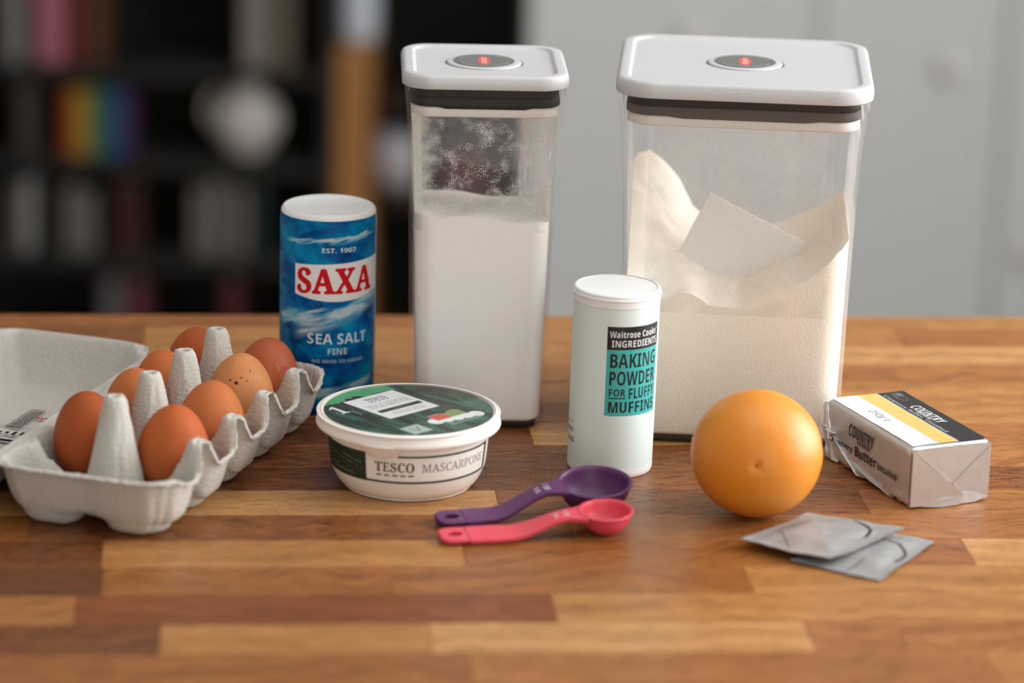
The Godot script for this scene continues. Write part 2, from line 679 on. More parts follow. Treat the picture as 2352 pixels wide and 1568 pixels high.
func build_bookcases() -> void:
	var z := -3.15
	# black bookcase: side panels, back and boards
	var o := thing("bookcase", "black bookcase filled with blurred books in the dark background", "bookcase", Vector3(-0.95, 0, z - 0.15))
	var m := Mesher.new()
	m.box(Vector3(0, 0.85, -0.14), Vector3(1.32, 1.70, 0.02), 0.001)
	part(o, "back_panel", m, M.black_wood)
	for s in [-1, 1]:
		m = Mesher.new()
		m.box(Vector3(s * 0.65, 0.85, 0.01), Vector3(0.02, 1.70, 0.28), 0.001)
		part(o, "side_panel", m, M.black_wood)
	for y in [0.045, 0.205, 0.365, 0.515, 0.70, 1.0, 1.3, 1.69]:
		m = Mesher.new()
		m.box(Vector3(0, y - 0.009, 0.01), Vector3(1.28, 0.018, 0.28), 0.001)
		part(o, "shelf", m, M.black_wood)
	var zb := z - 0.03
	# books: x, shelf, width, height, colour, label
	var b := [
		[-0.803, 0.515, 0.030, 0.135, c8(122, 119, 116), "light grey book on the upper shelf, first in its row"],
		[-0.745, 0.515, 0.045, 0.150, c8(160, 98, 108), "thick pink book on the upper shelf"],
		[-0.706, 0.515, 0.018, 0.145, c8(114, 45, 41), "brick red book beside the thick pink one"],
		[-0.672, 0.515, 0.028, 0.135, c8(85, 55, 37), "brown book on the upper shelf, right of the red one"],
		[-0.420, 0.515, 0.040, 0.135, c8(129, 121, 113), "beige grey book on the upper shelf, the left one of two"],
		[-0.376, 0.515, 0.036, 0.125, c8(98, 85, 73), "taupe book on the upper shelf beside the beige one"],
		[-0.785, 0.365, 0.026, 0.115, c8(68, 63, 60), "dull grey book alone on the middle shelf"],
		[-0.722, 0.365, 0.013, 0.105, c8(137, 60, 32), "rust red spine starting the rainbow of books"],
		[-0.708, 0.365, 0.013, 0.108, c8(160, 98, 37), "orange spine in the rainbow of books"],
		[-0.694, 0.365, 0.013, 0.110, c8(155, 131, 49), "yellow spine in the rainbow of books"],
		[-0.680, 0.365, 0.013, 0.108, c8(98, 114, 49), "leaf green spine in the rainbow of books"],
		[-0.666, 0.365, 0.013, 0.110, c8(41, 98, 78), "sea green spine in the rainbow of books"],
		[-0.652, 0.365, 0.013, 0.108, c8(32, 85, 114), "teal blue spine in the rainbow of books"],
		[-0.638, 0.365, 0.013, 0.110, c8(45, 68, 114), "blue spine in the rainbow of books"],
		[-0.624, 0.365, 0.013, 0.106, c8(73, 49, 85), "violet spine ending the rainbow of books"],
		[-0.806, 0.205, 0.020, 0.105, c8(90, 86, 85), "mid grey book opening the lower row"],
		[-0.785, 0.205, 0.014, 0.118, c8(147, 144, 141), "pale slim book in the lower row, brightest there"],
		[-0.715, 0.205, 0.026, 0.100, c8(103, 98, 95), "grey book in the lower row under the rainbow spines"],
		[-0.688, 0.205, 0.018, 0.092, c8(114, 111, 108), "ash grey book leaning next to the grey one in the lower row"],
		[-0.632, 0.205, 0.018, 0.118, c8(75, 41, 34), "maroon book in the lower row"],
		[-0.612, 0.205, 0.018, 0.110, c8(57, 36, 31), "dark chestnut book beside the maroon one"],
		[-0.510, 0.205, 0.022, 0.110, c8(108, 101, 95), "stone grey book under the white jug"],
		[-0.485, 0.205, 0.016, 0.126, c8(122, 119, 113), "cream grey slim book under the white jug"],
		[-0.463, 0.205, 0.018, 0.120, c8(90, 88, 85), "slate grey book under the white jug"],
		[-0.440, 0.205, 0.018, 0.112, c8(113, 106, 98), "sand grey book under the white jug"],
		[-0.412, 0.205, 0.020, 0.112, c8(32, 49, 50), "dark teal book at the end of the lower row"],
		[-0.650, 0.045, 0.030, 0.112, c8(98, 91, 93), "grey book on the bottom shelf"],
		[-0.610, 0.045, 0.028, 0.112, c8(98, 50, 57), "dusky red book on the bottom shelf beside the grey one"],
		[-0.455, 0.045, 0.026, 0.112, c8(90, 41, 45), "lone dark red book on the bottom shelf"],
	]
	for k in b:
		book(k[0], k[1], zb, k[2], k[3], 0.10, k[4], k[5])
	# white jug
	var j := thing("jug", "white rounded jug standing on the middle shelf of the dark bookcase", "jug", Vector3(-0.435, 0.365, z - 0.07))
	m = Mesher.new()
	m.lathe(soft([Vector2(0, 0.0), Vector2(0.026, 0.0), Vector2(0.040, 0.018), Vector2(0.056, 0.050), Vector2(0.050, 0.082), Vector2(0.030, 0.104), Vector2(0.027, 0.118), Vector2(0.032, 0.126), Vector2(0.029, 0.126), Vector2(0.024, 0.116), Vector2(0.0, 0.10)], 5), 32)
	mat("jug_glaze", Color8(190, 184, 176), 0.5)
	part(j, "body", m, M.jug_glaze)
	m = Mesher.new()
	var rows := []
	for i in 13:
		var a := lerpf(-1.2, 1.2, i / 12.0)
		var c := Vector3(-0.040 - 0.026 * cos(a), 0.072 + 0.034 * sin(a), 0)
		var r := PackedVector3Array()
		for q in 9:
			var w := TAU * (q % 8) / 8
			r.append(c + Vector3(-cos(a), sin(a), 0) * 0.005 * cos(w) + Vector3(0, 0, 0.006 * sin(w)))
		rows.append(r)
	m.grid(rows, [], false, true)
	part(j, "handle", m, M.jug_glaze)
	# pine upright and the darker shelf unit beside it
	o = thing("shelf_unit", "pine and dark brown open shelf unit between the bookcase and the grey cupboards", "shelf unit", Vector3(-0.14, 0, z - 0.15))
	m = Mesher.new()
	m.box(Vector3(-0.121, 0.28, 0.005), Vector3(0.056, 0.56, 0.29), 0.002)
	part(o, "post", m, M.pine)
	m = Mesher.new()
	m.box(Vector3(0.133, 0.28, 0.005), Vector3(0.018, 0.56, 0.29), 0.002)
	part(o, "side_panel", m, M.black_wood)
	m = Mesher.new()
	m.box(Vector3(0.016, 0.40, -0.14), Vector3(0.25, 0.80, 0.02), 0.001)
	part(o, "back_panel", m, M.black_wood)
	for y in [0.08, 0.32, 0.475]:
		m = Mesher.new()
		m.box(Vector3(0.0155, y - 0.01, 0.005), Vector3(0.217, 0.02, 0.27), 0.001)
		part(o, "shelf", m, M.dark_wood)
	m = Mesher.new()
	m.lathe(soft([Vector2(0, 0), Vector2(0.024, 0), Vector2(0.030, 0.02), Vector2(0.031, 0.10), Vector2(0.028, 0.125), Vector2(0.026, 0.125), Vector2(0.026, 0.1), Vector2(0.0, 0.02)], 4), 28)
	mat("blue_white", Color8(206, 212, 220), 0.4)
	tag(part(self, "vase", m, M.blue_white, Vector3(-0.258, 0.56, z - 0.06)), "bluish white straight vase on top of the pine post", "vase")
	m = Mesher.new()
	m.lathe(soft([Vector2(0, 0), Vector2(0.022, 0), Vector2(0.038, 0.022), Vector2(0.043, 0.055), Vector2(0.036, 0.085), Vector2(0.032, 0.085), Vector2(0.038, 0.055), Vector2(0.0, 0.02)], 4), 28)
	mat("lilac_glaze", Color8(176, 172, 178), 0.45)
	tag(part(self, "pot", m, M.lilac_glaze, Vector3(-0.192, 0.32, z - 0.06)), "rounded lilac grey pot beside the pine post", "pot")
	m = Mesher.new()
	m.box(Vector3(0, 0.028, 0), Vector3(0.066, 0.056, 0.06), 0.004)
	mat("tin_red", Color8(120, 26, 32), 0.5)
	tag(part(self, "tin", m, M.tin_red, Vector3(-0.078, 0.32, z - 0.08)), "red tin seen through the clear wall of the sugar box", "tin")
	m = Mesher.new()
	m.lathe(soft([Vector2(0, 0), Vector2(0.020, 0), Vector2(0.034, 0.02), Vector2(0.036, 0.04), Vector2(0.033, 0.04), Vector2(0.0, 0.012)], 4), 28)
	mat("bowl_cream", Color8(150, 132, 116), 0.5)
	tag(part(self, "bowl", m, M.bowl_cream, Vector3(-0.085, 0.475, z - 0.06)), "small cream bowl on the top board of the shelf unit", "bowl")


# =====================================================================  the worktop
func build_table() -> void:
	var o := thing("kitchen_worktop", "butcher block worktop of joined brown oak staves carrying all the ingredients", "worktop", Vector3(0, TOP, 0), TABLE_YAW)
	# rows from the front edge to the back; each lists the ends of its staves along the worktop and their tones
	var rows := {
		-11: [-0.9, "amber", -0.3, "tan", 0.2, "honey", 0.95],
		-10: [-0.9, "tan", -0.45, "brown", 0.05, "tan", 0.5, "amber", 0.95],
		-9: [-0.9, "brown", -0.35, "amber", 0.12, "tan", 0.95],
		-8: [-0.9, "umber", -0.38, "amber", -0.0484, "tan", 0.2402, "honey", 0.95],
		-7: [-0.9, "dark", -0.2183, "honey", -0.0677, "pale", 0.1461, "tan", 0.60, "honey", 0.95],
		-6: [-0.9, "tan", -0.267, "russet", 0.0057, "honey", 0.52, "brown", 0.95],
		-5: [-0.9, "umber", -0.2531, "amber", 0.125, "honey", 0.58, "tan", 0.95],
		-4: [-0.9, "dark", -0.2547, "honey", -0.0399, "amber", 0.2669, "pale", 0.95],
		-3: [-0.9, "amber", -0.30, "brown", 0.03, "tan", 0.40, "brown", 0.95],
		-2: [-0.9, "dark", -0.42, "pale", -0.012, "brown", 0.22, "tan", 0.95],
		-1: [-0.9, "brown", -0.34, "dark", 0.06, "brown", 0.46, "honey", 0.95],
		0: [-0.9, "tan", -0.28, "brown", 0.18, "tan", 0.70, "amber", 0.95],
		1: [-0.9, "amber", -0.36, "dark", 0.0209, "pale", 0.23, "tan", 0.95],
		2: [-0.9, "tan", -0.20, "amber", 0.30, "honey", 0.95],
		3: [-0.9, "honey", -0.33, "honey", 0.10, "honey", 0.50, "tan", 0.95],
		4: [-0.9, "amber", -0.22, "tan", 0.16, "tan", 0.95],
		5: [-0.9, "tan", -0.30, "honey", 0.19, "pale", 0.62, "tan", 0.95],
		6: [-0.9, "brown", -0.24, "honey", 0.3146, "tan", 0.95],
		7: [-0.9, "amber", -0.40, "amber", 0.05, "honey", 0.45, "tan", 0.95],
	}
	var n := 0
	for r in rows:
		var v0: float = 0.004 + 0.0462 * r
		var v1 := minf(v0 + 0.0462, 0.3597)
		var list: Array = rows[r]
		for i in range(0, list.size() - 2, 2):
			var m := Mesher.new()
			var u0: float = list[i]
			var u1: float = list[i + 2]
			m.box(Vector3((u0 + u1) / 2, -0.02, -(v0 + v1) / 2), Vector3(u1 - u0 - 0.0001, 0.04, v1 - v0 - 0.0001), 0.00035)
			part(o, "stave" if n == 0 else "stave_%03d" % n, m, M["oak_%s_%d" % [list[i + 1], (r + 40 + i / 2) % 2]])
			n += 1
	for x in [-0.80, 0.85]:
		for z in [0.38, -0.28]:
			var m := Mesher.new()
			m.box(Vector3(x, -0.48, z), Vector3(0.08, 0.88, 0.08), 0.004)
			part(o, "leg", m, M.oak_brown_0)


# =====================================================================  egg carton and eggs
const ROW := 0.0535
const COL := 0.0282
const CARTON_AT := Vector3(-0.2168, TOP, 0.0243)
const CARTON_YAW := -17.5

func shell(m: Mesher, pts: Array, thick: float) -> void:      # a sheet with thickness: pts[i][j], seen from above
	var nr := pts.size()
	var nc: int = pts[0].size()
	var low := []
	for i in nr:
		var r := PackedVector3Array()
		for j in nc:
			var du: Vector3 = pts[i][mini(j + 1, nc - 1)] - pts[i][maxi(j - 1, 0)]
			var dv: Vector3 = pts[mini(i + 1, nr - 1)][j] - pts[maxi(i - 1, 0)][j]
			var nn := du.cross(dv).normalized()
			var p: Vector3 = pts[i][j] - nn * thick
			p.y = maxf(p.y, 0.0002)
			r.append(p)
		low.append(r)
	m.grid(pts)
	m.grid(low, [], true)
	for side in 4:
		var a := PackedVector3Array()
		var b := PackedVector3Array()
		for k in (nc if side < 2 else nr):
			var i: int = [0, nr - 1, k, k][side]
			var j: int = [k, k, 0, nc - 1][side]
			a.append(pts[i][j])
			b.append(low[i][j])
		m.grid([b, a], [], side == 1 or side == 2)


func build_carton() -> void:
	var o := thing("egg_carton", "open grey pulp egg carton with printed lid, holding eight brown eggs", "egg carton", CARTON_AT, CARTON_YAW)
	var lump := noise(31, 160.0, 3)
	var ha := 0.1365
	var hb := 0.0635
	# share of the rim's height by the distance from the edge; height of the tabs along the side by the distance from a partition
	var wall := [Vector2(0.0, 0.97), Vector2(0.0022, 1.0), Vector2(0.0040, 0.96), Vector2(0.0058, 0.78), Vector2(0.0080, 0.50), Vector2(0.0108, 0.24), Vector2(0.0150, 0.06), Vector2(0.020, 0.0)]
	var tabs := [Vector2(0.0, 1.0), Vector2(0.0045, 1.0), Vector2(0.0068, 0.88), Vector2(0.0095, 0.50), Vector2(0.0130, 0.16), Vector2(0.018, 0.0)]
	var foot := [Vector2(0.0, 0.0022), Vector2(0.0135, 0.0022), Vector2(0.0165, 0.0036), Vector2(0.0188, 0.0070), Vector2(0.0215, 0.0108), Vector2(0.0255, 0.0165), Vector2(0.034, 0.026), Vector2(0.06, 0.05)]
	var nb := 104
	var na := 224
	var pts := []
	for i in na + 1:
		var t := -1.0 + 2.0 * i / na            # towards the front is +z
		var r := PackedVector3Array()
		for j in nb + 1:
			var s := -1.0 + 2.0 * j / nb
			var b := hb * s * (1.0 - 0.13 * pow(absf(t), 9.0))
			var a := ha * t * (1.0 - 0.05 * pow(absf(s), 6.0))
			var e1 := hb * (1.0 - absf(s))
			var e2 := ha * (1.0 - absf(t))
			var inner := absf(a) < 2.0 * ROW
			var pd := absf(fposmod(a / ROW, 1.0) - 0.5) * ROW      # distance from the nearest partition between rows
			var tab := curve(tabs, pd) if inner else 0.0
			var torn := 0.0010 * lump.get_noise_2d(a * 1.7, s * 3.0)
			# the outline draws in at the partitions
			if s > 0.0 and inner:
				b -= 0.0055 * exp(-pow(pd / 0.0085, 2.0)) * pow(s, 4.0)
			var e := minf(e1, e2)
			e = maxf(0.0, e - 0.0045 * smooth(0.012, 0.0, absf(e1 - e2)) * smooth(0.0, 0.006, e))
			var side := smooth(-0.006, 0.010, e2 - e1)             # 1 along the long sides, 0 at the ends
			var rim_side := lerpf(0.0340, 0.0525, tab) if s > 0.0 else 0.0375
			rim_side = lerpf(0.0400, rim_side, smooth(2.35 * ROW, 1.95 * ROW, absf(a)))
			var rim_h := lerpf(0.0400, rim_side, side) + torn * smooth(0.006, 0.0, e)
			var pinch := side * exp(-pow(pd / 0.0085, 2.0)) if inner else 0.0
			pinch = maxf(pinch, (1.0 - side) * 0.45 * exp(-pow(b / 0.012, 2.0)))
			var ee := maxf(0.0, e - 0.0050 * pinch * smooth(0.001, 0.006, e)) / (1.0 + 0.85 * tab * side * (1.0 if s > 0.0 else 0.8))
			var share := curve(wall, ee)
			# cups
			var hc := 1.0
			for row in range(-2, 3):
				for col in [-1, 1]:
					hc = minf(hc, curve(foot, Vector2(a - row * ROW, b - col * COL).length()))
			hc = minf(hc, 0.0245)
			if share > 0.0:
				hc = minf(hc, lerpf(0.0055, 0.0245, smooth(0.012, 0.024, e)))
			var h := lerpf(hc, rim_h, share)
			h += 0.00055 * lump.get_noise_2d(a, b) * smooth(0.003, 0.012, h)
			r.append(Vector3(b, h, a))
		pts.append(r)
	pts.reverse()      # rows now run away from the viewer
	var m := Mesher.new()
	shell(m, pts, 0.0019)
	part(o, "tray", m, M.pulp)
	# hollow posts between the eggs
	var rough := noise(77, 230.0, 3)
	for row in [-1.5, -0.5, 0.5, 1.5]:
		m = Mesher.new()
		var dirt := func(p: Vector3) -> Vector3:
			var k: float = 1.0 + 0.10 * rough.get_noise_3d(p.x + row, p.y, p.z) + 0.035 * cos(4.0 * atan2(p.z, p.x))
			return Vector3(p.x * k, p.y + 0.0006 * rough.get_noise_2d(p.x * 2.0, p.z * 2.0 + row), p.z * k)
		m.lathe([Vector2(0.0225, 0.0095), Vector2(0.0200, 0.0125), Vector2(0.0178, 0.019), Vector2(0.0158, 0.027), Vector2(0.0138, 0.036), Vector2(0.0120, 0.045), Vector2(0.0103, 0.054), Vector2(0.0088, 0.062), Vector2(0.0078, 0.0675), Vector2(0.0070, 0.0710), Vector2(0.0058, 0.0732), Vector2(0.0042, 0.0738), Vector2(0.0026, 0.0732), Vector2(0.0021, 0.0715), Vector2(0.0020, 0.062), Vector2(0.0016, 0.050), Vector2(0.0, 0.050)], 48, Vector3.ZERO, dirt)
		part(o, "post", m, M.pulp, Vector3(0, 0, row * ROW))
	# the lid, folded right back so that it lies open on the worktop
	pts = []
	var lw := 0.0640
	var lc := -0.1275
	var prof := [Vector2(0.0, 0.0395), Vector2(0.0025, 0.0405), Vector2(0.0045, 0.0385), Vector2(0.012, 0.020), Vector2(0.019, 0.0075), Vector2(0.025, 0.0040), Vector2(0.034, 0.0030)]
	nb = 72
	na = 130
	for i in na + 1:
		var t := -1.0 + 2.0 * i / na
		var r := PackedVector3Array()
		for j in nb + 1:
			var s := -1.0 + 2.0 * j / nb
			var b := lw * s * (1.0 - 0.14 * pow(absf(t), 10.0))
			var a := ha * t * (1.0 - 0.055 * pow(absf(s), 6.0))
			var e1 := lw * (1.0 - absf(s))
			var e2 := (ha * (1.0 - absf(t))) * 0.86
			var e := minf(e1, e2)
			e = maxf(0.0, e - 0.006 * smooth(0.016, 0.0, absf(e1 - e2)) * smooth(0.0, 0.008, e))
			var h := curve(prof, e) * (0.925 if s > 0.0 and e1 < e2 else 1.0)
			h += 0.0010 * lump.get_noise_2d(a * 0.16, b * 0.16 + 3.0) * smooth(0.003, 0.012, e)
			h += 0.0022 * lump.get_noise_2d(a * 0.07 + 9.0, 2.0) * smooth(0.006, 0.0, e) * (1.0 if s < 0.9 else 0.0)
			r.append(Vector3(lc + b, maxf(h, 0.0021), a))
		pts.append(r)
	pts.reverse()
	m = Mesher.new()
	shell(m, pts, 0.0019)
	var lid := part(o, "carton_lid", m, M.pulp)
	# strip that hinges the two
	m = Mesher.new()
	var a1 := PackedVector3Array()
	var a2 := PackedVector3Array()
	var a3 := PackedVector3Array()
	for k in 21:
		var zz := lerpf(-0.112, 0.112, k / 20.0)
		a1.append(Vector3(-0.0668, 0.0374, -zz))
		a2.append(Vector3(-0.0640, 0.0370, -zz))
		a3.append(Vector3(-0.0610, 0.0374, -zz))
	var hinge := []
	for k in 21:
		hinge.append(PackedVector3Array([a1[k], a2[k], a3[k]]))
	shell(m, hinge, 0.0014)
	part(o, "hinge", m, M.pulp)
	# print on the floor of the lid
	var img := blank(768, 468, Color(0.2, 0.2, 0.2, 0.0), true)
	var k1 := c8(44, 44, 46)
	small_print(img, Rect2(464, 240, 290, 76), 6, k1, 4)
	for q in [[175, 110, 475, 110], [475, 110, 475, 447], [175, 447, 475, 447], [175, 110, 175, 447], [160, 90, 160, 455]]:
		stroke(img, [Vector2(q[0], q[1]), Vector2(q[2], q[3])], 4, k1)
	for y in 8:
		img.fill_rect(Rect2i(380 - (y * 37) % 24, 140 + y * 36, 26 + (y * 53) % 30, 16), k1)
	img.fill_rect(Rect2i(420, 380, 46, 18), k1)
	var oval := []
	for q in 41:
		oval.append(Vector2(285 + 44 * cos(TAU * q / 40), 330 + 90 * sin(TAU * q / 40)))
	stroke(img, oval, 4, k1)
	img.fill_rect(Rect2i(270, 290, 30, 80), k1)
	ink(img, "5|5|", Rect2(30, 330, 110, 100), k1, "Droid Sans", 400, PI / 2)
	var red := c8(196, 70, 58)
	stroke(img, [Vector2(650, 322), Vector2(630, 332), Vector2(645, 345), Vector2(625, 352), Vector2(648, 366), Vector2(628, 378), Vector2(645, 392), Vector2(622, 400), Vector2(640, 418)], 11, red)
	var pm := mat("carton_print", Color.WHITE, 0.9, 0.1)
	pm.albedo_texture = done(img)
	pm.transparency = BaseMaterial3D.TRANSPARENCY_ALPHA
	m = Mesher.new()
	m.fan(PackedVector3Array([Vector3(-0.165, 0.0046, 0.035), Vector3(-0.098, 0.0046, 0.035), Vector3(-0.098, 0.0046, -0.075), Vector3(-0.165, 0.0046, -0.075)]), PackedVector2Array([Vector2(0, 0), Vector2(0, 1), Vector2(1, 1), Vector2(1, 0)]))
	part(lid, "print", m, pm)


func egg_mesh(r: float, h: float) -> ArrayMesh:
	var p := []
	for i in 41:
		var a := PI * i / 40.0
		var y := -cos(a)
		p.append(Vector2(r * sin(a) * (1.0 - 0.13 * y + 0.02 * y * y) if i > 0 and i < 40 else 0.0, h / 2 * (y + 1.0)))
	var m := Mesher.new()
	m.lathe(p, 64)
	return m.mesh()


func build_eggs() -> void:
	# one freckled shell
	var img := blank(512, 512, c8(204, 132, 80))
	var r := RandomNumberGenerator.new()
	r.seed = 5
	var tone := noise(8, 0.012, 3)
	for x in 512:
		for y in 512:
			var k := 1.0 + 0.05 * tone.get_noise_2d(x, y)
			img.set_pixel(x, y, Color(204 / 255.0 * k, 132 / 255.0 * k, 80 / 255.0 * k))
	for i in 420:
		var u := r.randf()
		var w := 0.1 + 0.5 * r.randf() * r.randf() + 0.2 * r.randf()
		fill_ellipse(img, Vector2(u * 512, w * 512), Vector2(1.2, 1.1) * r.randf_range(0.5, 1.2), c8(120, 66, 36))
	for s in [[0.695, 0.285, 3.5], [0.735, 0.30, 5.5], [0.76, 0.255, 2.5], [0.80, 0.28, 2.2], [0.83, 0.20, 3.0], [0.71, 0.36, 2.4], [0.70, 0.41, 2.0], [0.745, 0.42, 2.2]]:
		fill_ellipse(img, Vector2(s[0], s[1]) * 512, Vector2(s[2], s[2] * 1.3), c8(74, 38, 22))
	var fm := printed("egg_freckled", ImageTexture.create_from_image(img), 0.55, 0.4)
	fm.albedo_color = Color(1, 1, 1)
	# one shell with a smeared red stamp
	img = blank(256, 256, c8(172, 86, 48))
	for k in 7:
		fill_ellipse(img, Vector2(221 + k % 3 * 3, 78 + k * 2.2), Vector2(4.5 - k * 0.3, 3), c8(186, 46, 38), 0.4 * k)
	stroke(img, [Vector2(208, 68), Vector2(211, 84)], 1.5, c8(200, 130, 100))
	var sm := printed("egg_stamped", ImageTexture.create_from_image(img), 0.5, 0.4)
	# plan position, tip height, radius, height, tilt x, tilt z, material, label
	var list := [
		[-0.2049, 0.0872, 0.0640, 0.0222, 0.0575, 4.0, -4.0, M.egg_a, "deep orange brown egg nearest the baking side in the first filled row of the carton"],
		[-0.1866, 0.0340, 0.0640, 0.0218, 0.0570, 0.0, -4.0, M.egg_b, "pale terracotta smooth egg directly in front of the freckled egg"],
		[-0.1740, -0.0250, 0.0650, 0.0219, 0.0580, 0.0, -2.0, fm, "lightest egg, tan and sprinkled with dark freckles"],
		[-0.1585, -0.0690, 0.0630, 0.0219, 0.0570, 0.0, -6.0, sm, "brown egg with a smeared red stamp beside the blue salt tube"],
		[-0.2640, 0.0640, 0.0640, 0.0221, 0.0580, 2.0, 4.0, M.egg_d, "dark russet egg standing alone by the carton's open lid at the front post"],
		[-0.2400, 0.0095, 0.0635, 0.0215, 0.0570, 0.0, 4.0, M.egg_b, "rosy brown egg half hidden by the second post from the front, on the lid side"],
		[-0.2270, -0.0325, 0.0635, 0.0215, 0.0570, 0.0, 4.0, M.egg_e, "orange tan egg on the lid side, behind the third post from the front"],
		[-0.2105, -0.0850, 0.0640, 0.0217, 0.0570, 0.0, 4.0, M.egg_c, "reddish egg at the far end of the lid side, partly behind the rearmost post"],
	]
	for e in list:
		var o := part(self, numbered("egg"), egg_mesh(e[3], e[4]), e[7])
		var b := Basis.from_euler(Vector3(deg_to_rad(e[5]), 0, deg_to_rad(e[6])))
		o.transform = Transform3D(b, Vector3(e[0], TOP + e[2], e[1]) - b * Vector3(0, e[4], 0))
		tag(o, e[8], "egg", "brown eggs in the carton")


# =====================================================================  salt
func build_salt() -> void:
	var o := thing("salt_tube", "blue and white cardboard salt tube standing behind the egg carton", "salt", Vector3(-0.1253, TOP, -0.1319), 0.0)
	var w := 1536
	var h := 1050
	# painted sea: small picture, enlarged
	var img := Image.create_empty(384, 262, false, Image.FORMAT_RGB8)
	var big := noise(11, 0.014, 4)
	var mid := noise(12, 0.05, 3)
	var brush := noise(14, 0.05, 3)
	for x in 384:
		for y in 262:
			var u := (x - 288) / 384.0 * 360.0              # degrees from the front
			var v := 14.0 * (1.0 - y / 262.0)               # height in cm
			var deep := 0.5 + 0.9 * big.get_noise_2d(x * 1.0, y * 1.6)
			deep += 0.35 * mid.get_noise_2d(x, y)
			var c := Color8(0, 70, 136).lerp(Color8(0, 140, 186), clampf(deep, 0, 1))
			var dark := smooth(0.15, 0.6, big.get_noise_2d(x + 500, y * 1.3))
			c = c.lerp(Color8(0, 44, 100), dark * 0.8)
			# pale swells below the banner and at the foot
			var wv := brush.get_noise_2d(x * 0.35 - y * 0.1, y * 1.5 + x * 0.4)
			for sw in [[7.2, 0.010, 0.75, -60.0, 10.0], [6.5, 0.022, 0.95, -25.0, 80.0], [1.4, 0.012, 0.5, -50.0, 60.0], [12.6, 0.004, 0.28, -40.0, 60.0]]:
				var line: float = sw[0] + sw[1] * (u + 10.0) + 0.35 * wv
				var a: float = smooth(sw[2], 0.1, absf(v - line)) * smooth(sw[3] - 25.0, sw[3], u) * smooth(sw[4] + 25.0, sw[4] - 10.0, u)
				c = c.lerp(Color8(196, 208, 212), clampf(a * (0.75 + 0.8 * wv), 0, 0.92))
			img.set_pixel(x, y, c)
	img.resize(w, h, Image.INTERPOLATE_CUBIC)
	var px := func(deg: float, cm: float) -> Vector2: return Vector2(w * (0.75 + deg / 360.0), h * (1.0 - cm / 13.6))
	var white := c8(232, 230, 228)
	var banner := PackedVector2Array([px.call(-39, 10.5), px.call(80, 10.85)])
	for k in 13:
		var d := 80.0 - 119.0 * k / 12.0
		banner.append(px.call(d, 8.45 - 0.45 * sin(PI * clampf((d + 39) / 119.0 + 0.05, 0, 1)) - 0.002 * (20 - d) * 0))
	fill_poly(img, banner, white)
	var r0: Vector2 = px.call(-35, 10.3)
	var r1: Vector2 = px.call(64, 8.55)
	for k in 5:
		ink(img, "SAXA", Rect2(r0 + Vector2([0, -4, 4, 0, 0][k], [0, 0, 0, -3, 3][k]), r1 - r0), c8(200, 24, 32), "Droid Serif", 700, 0.0, -0.012)
	r0 = px.call(-4, 11.75)
	r1 = px.call(38, 11.42)
	ink(img, "EST. 1907", Rect2(r0, r1 - r0), c8(214, 220, 224), "Droid Sans", 700)
	r0 = px.call(-21, 5.75)
	r1 = px.call(55, 5.0)
	ink(img, "SEA SALT", Rect2(r0, r1 - r0), c8(216, 224, 228), "Droid Sans", 700)
	r0 = px.call(4, 4.72)
	r1 = px.call(28, 4.28)
	ink(img, "FINE", Rect2(r0, r1 - r0), c8(206, 216, 222), "Droid Sans", 700)
	r0 = px.call(-15, 3.92)
	r1 = px.call(50, 3.68)
	ink(img, "NO NEED TO GRIND", Rect2(r0, r1 - r0), c8(180, 200, 212), "Droid Sans", 700)
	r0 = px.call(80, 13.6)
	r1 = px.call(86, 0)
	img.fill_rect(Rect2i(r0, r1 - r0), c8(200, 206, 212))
	var m := Mesher.new()
	m.lathe([Vector2(0.0316, 0.0015), Vector2(0.0322, 0.0045), Vector2(0.0325, 0.070), Vector2(0.0325, 0.132), Vector2(0.0319, 0.1352)], 72)
	m.lathe([Vector2(0.0, 0.0), Vector2(0.0308, 0.0), Vector2(0.0316, 0.0015)], 72)
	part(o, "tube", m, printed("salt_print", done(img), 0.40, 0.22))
	m = Mesher.new()
	m.lathe([Vector2(0.0319, 0.1350), Vector2(0.0316, 0.1368), Vector2(0.0304, 0.1385), Vector2(0.0296, 0.1388)], 72)
	m.lathe(soft([Vector2(0.0296, 0.1388), Vector2(0.0290, 0.1386), Vector2(0.0262, 0.1385), Vector2(0.0250, 0.1387), Vector2(0.0120, 0.1386), Vector2(0.0, 0.1386)], 3), 72)
	part(o, "cap", m, M.cap_white)


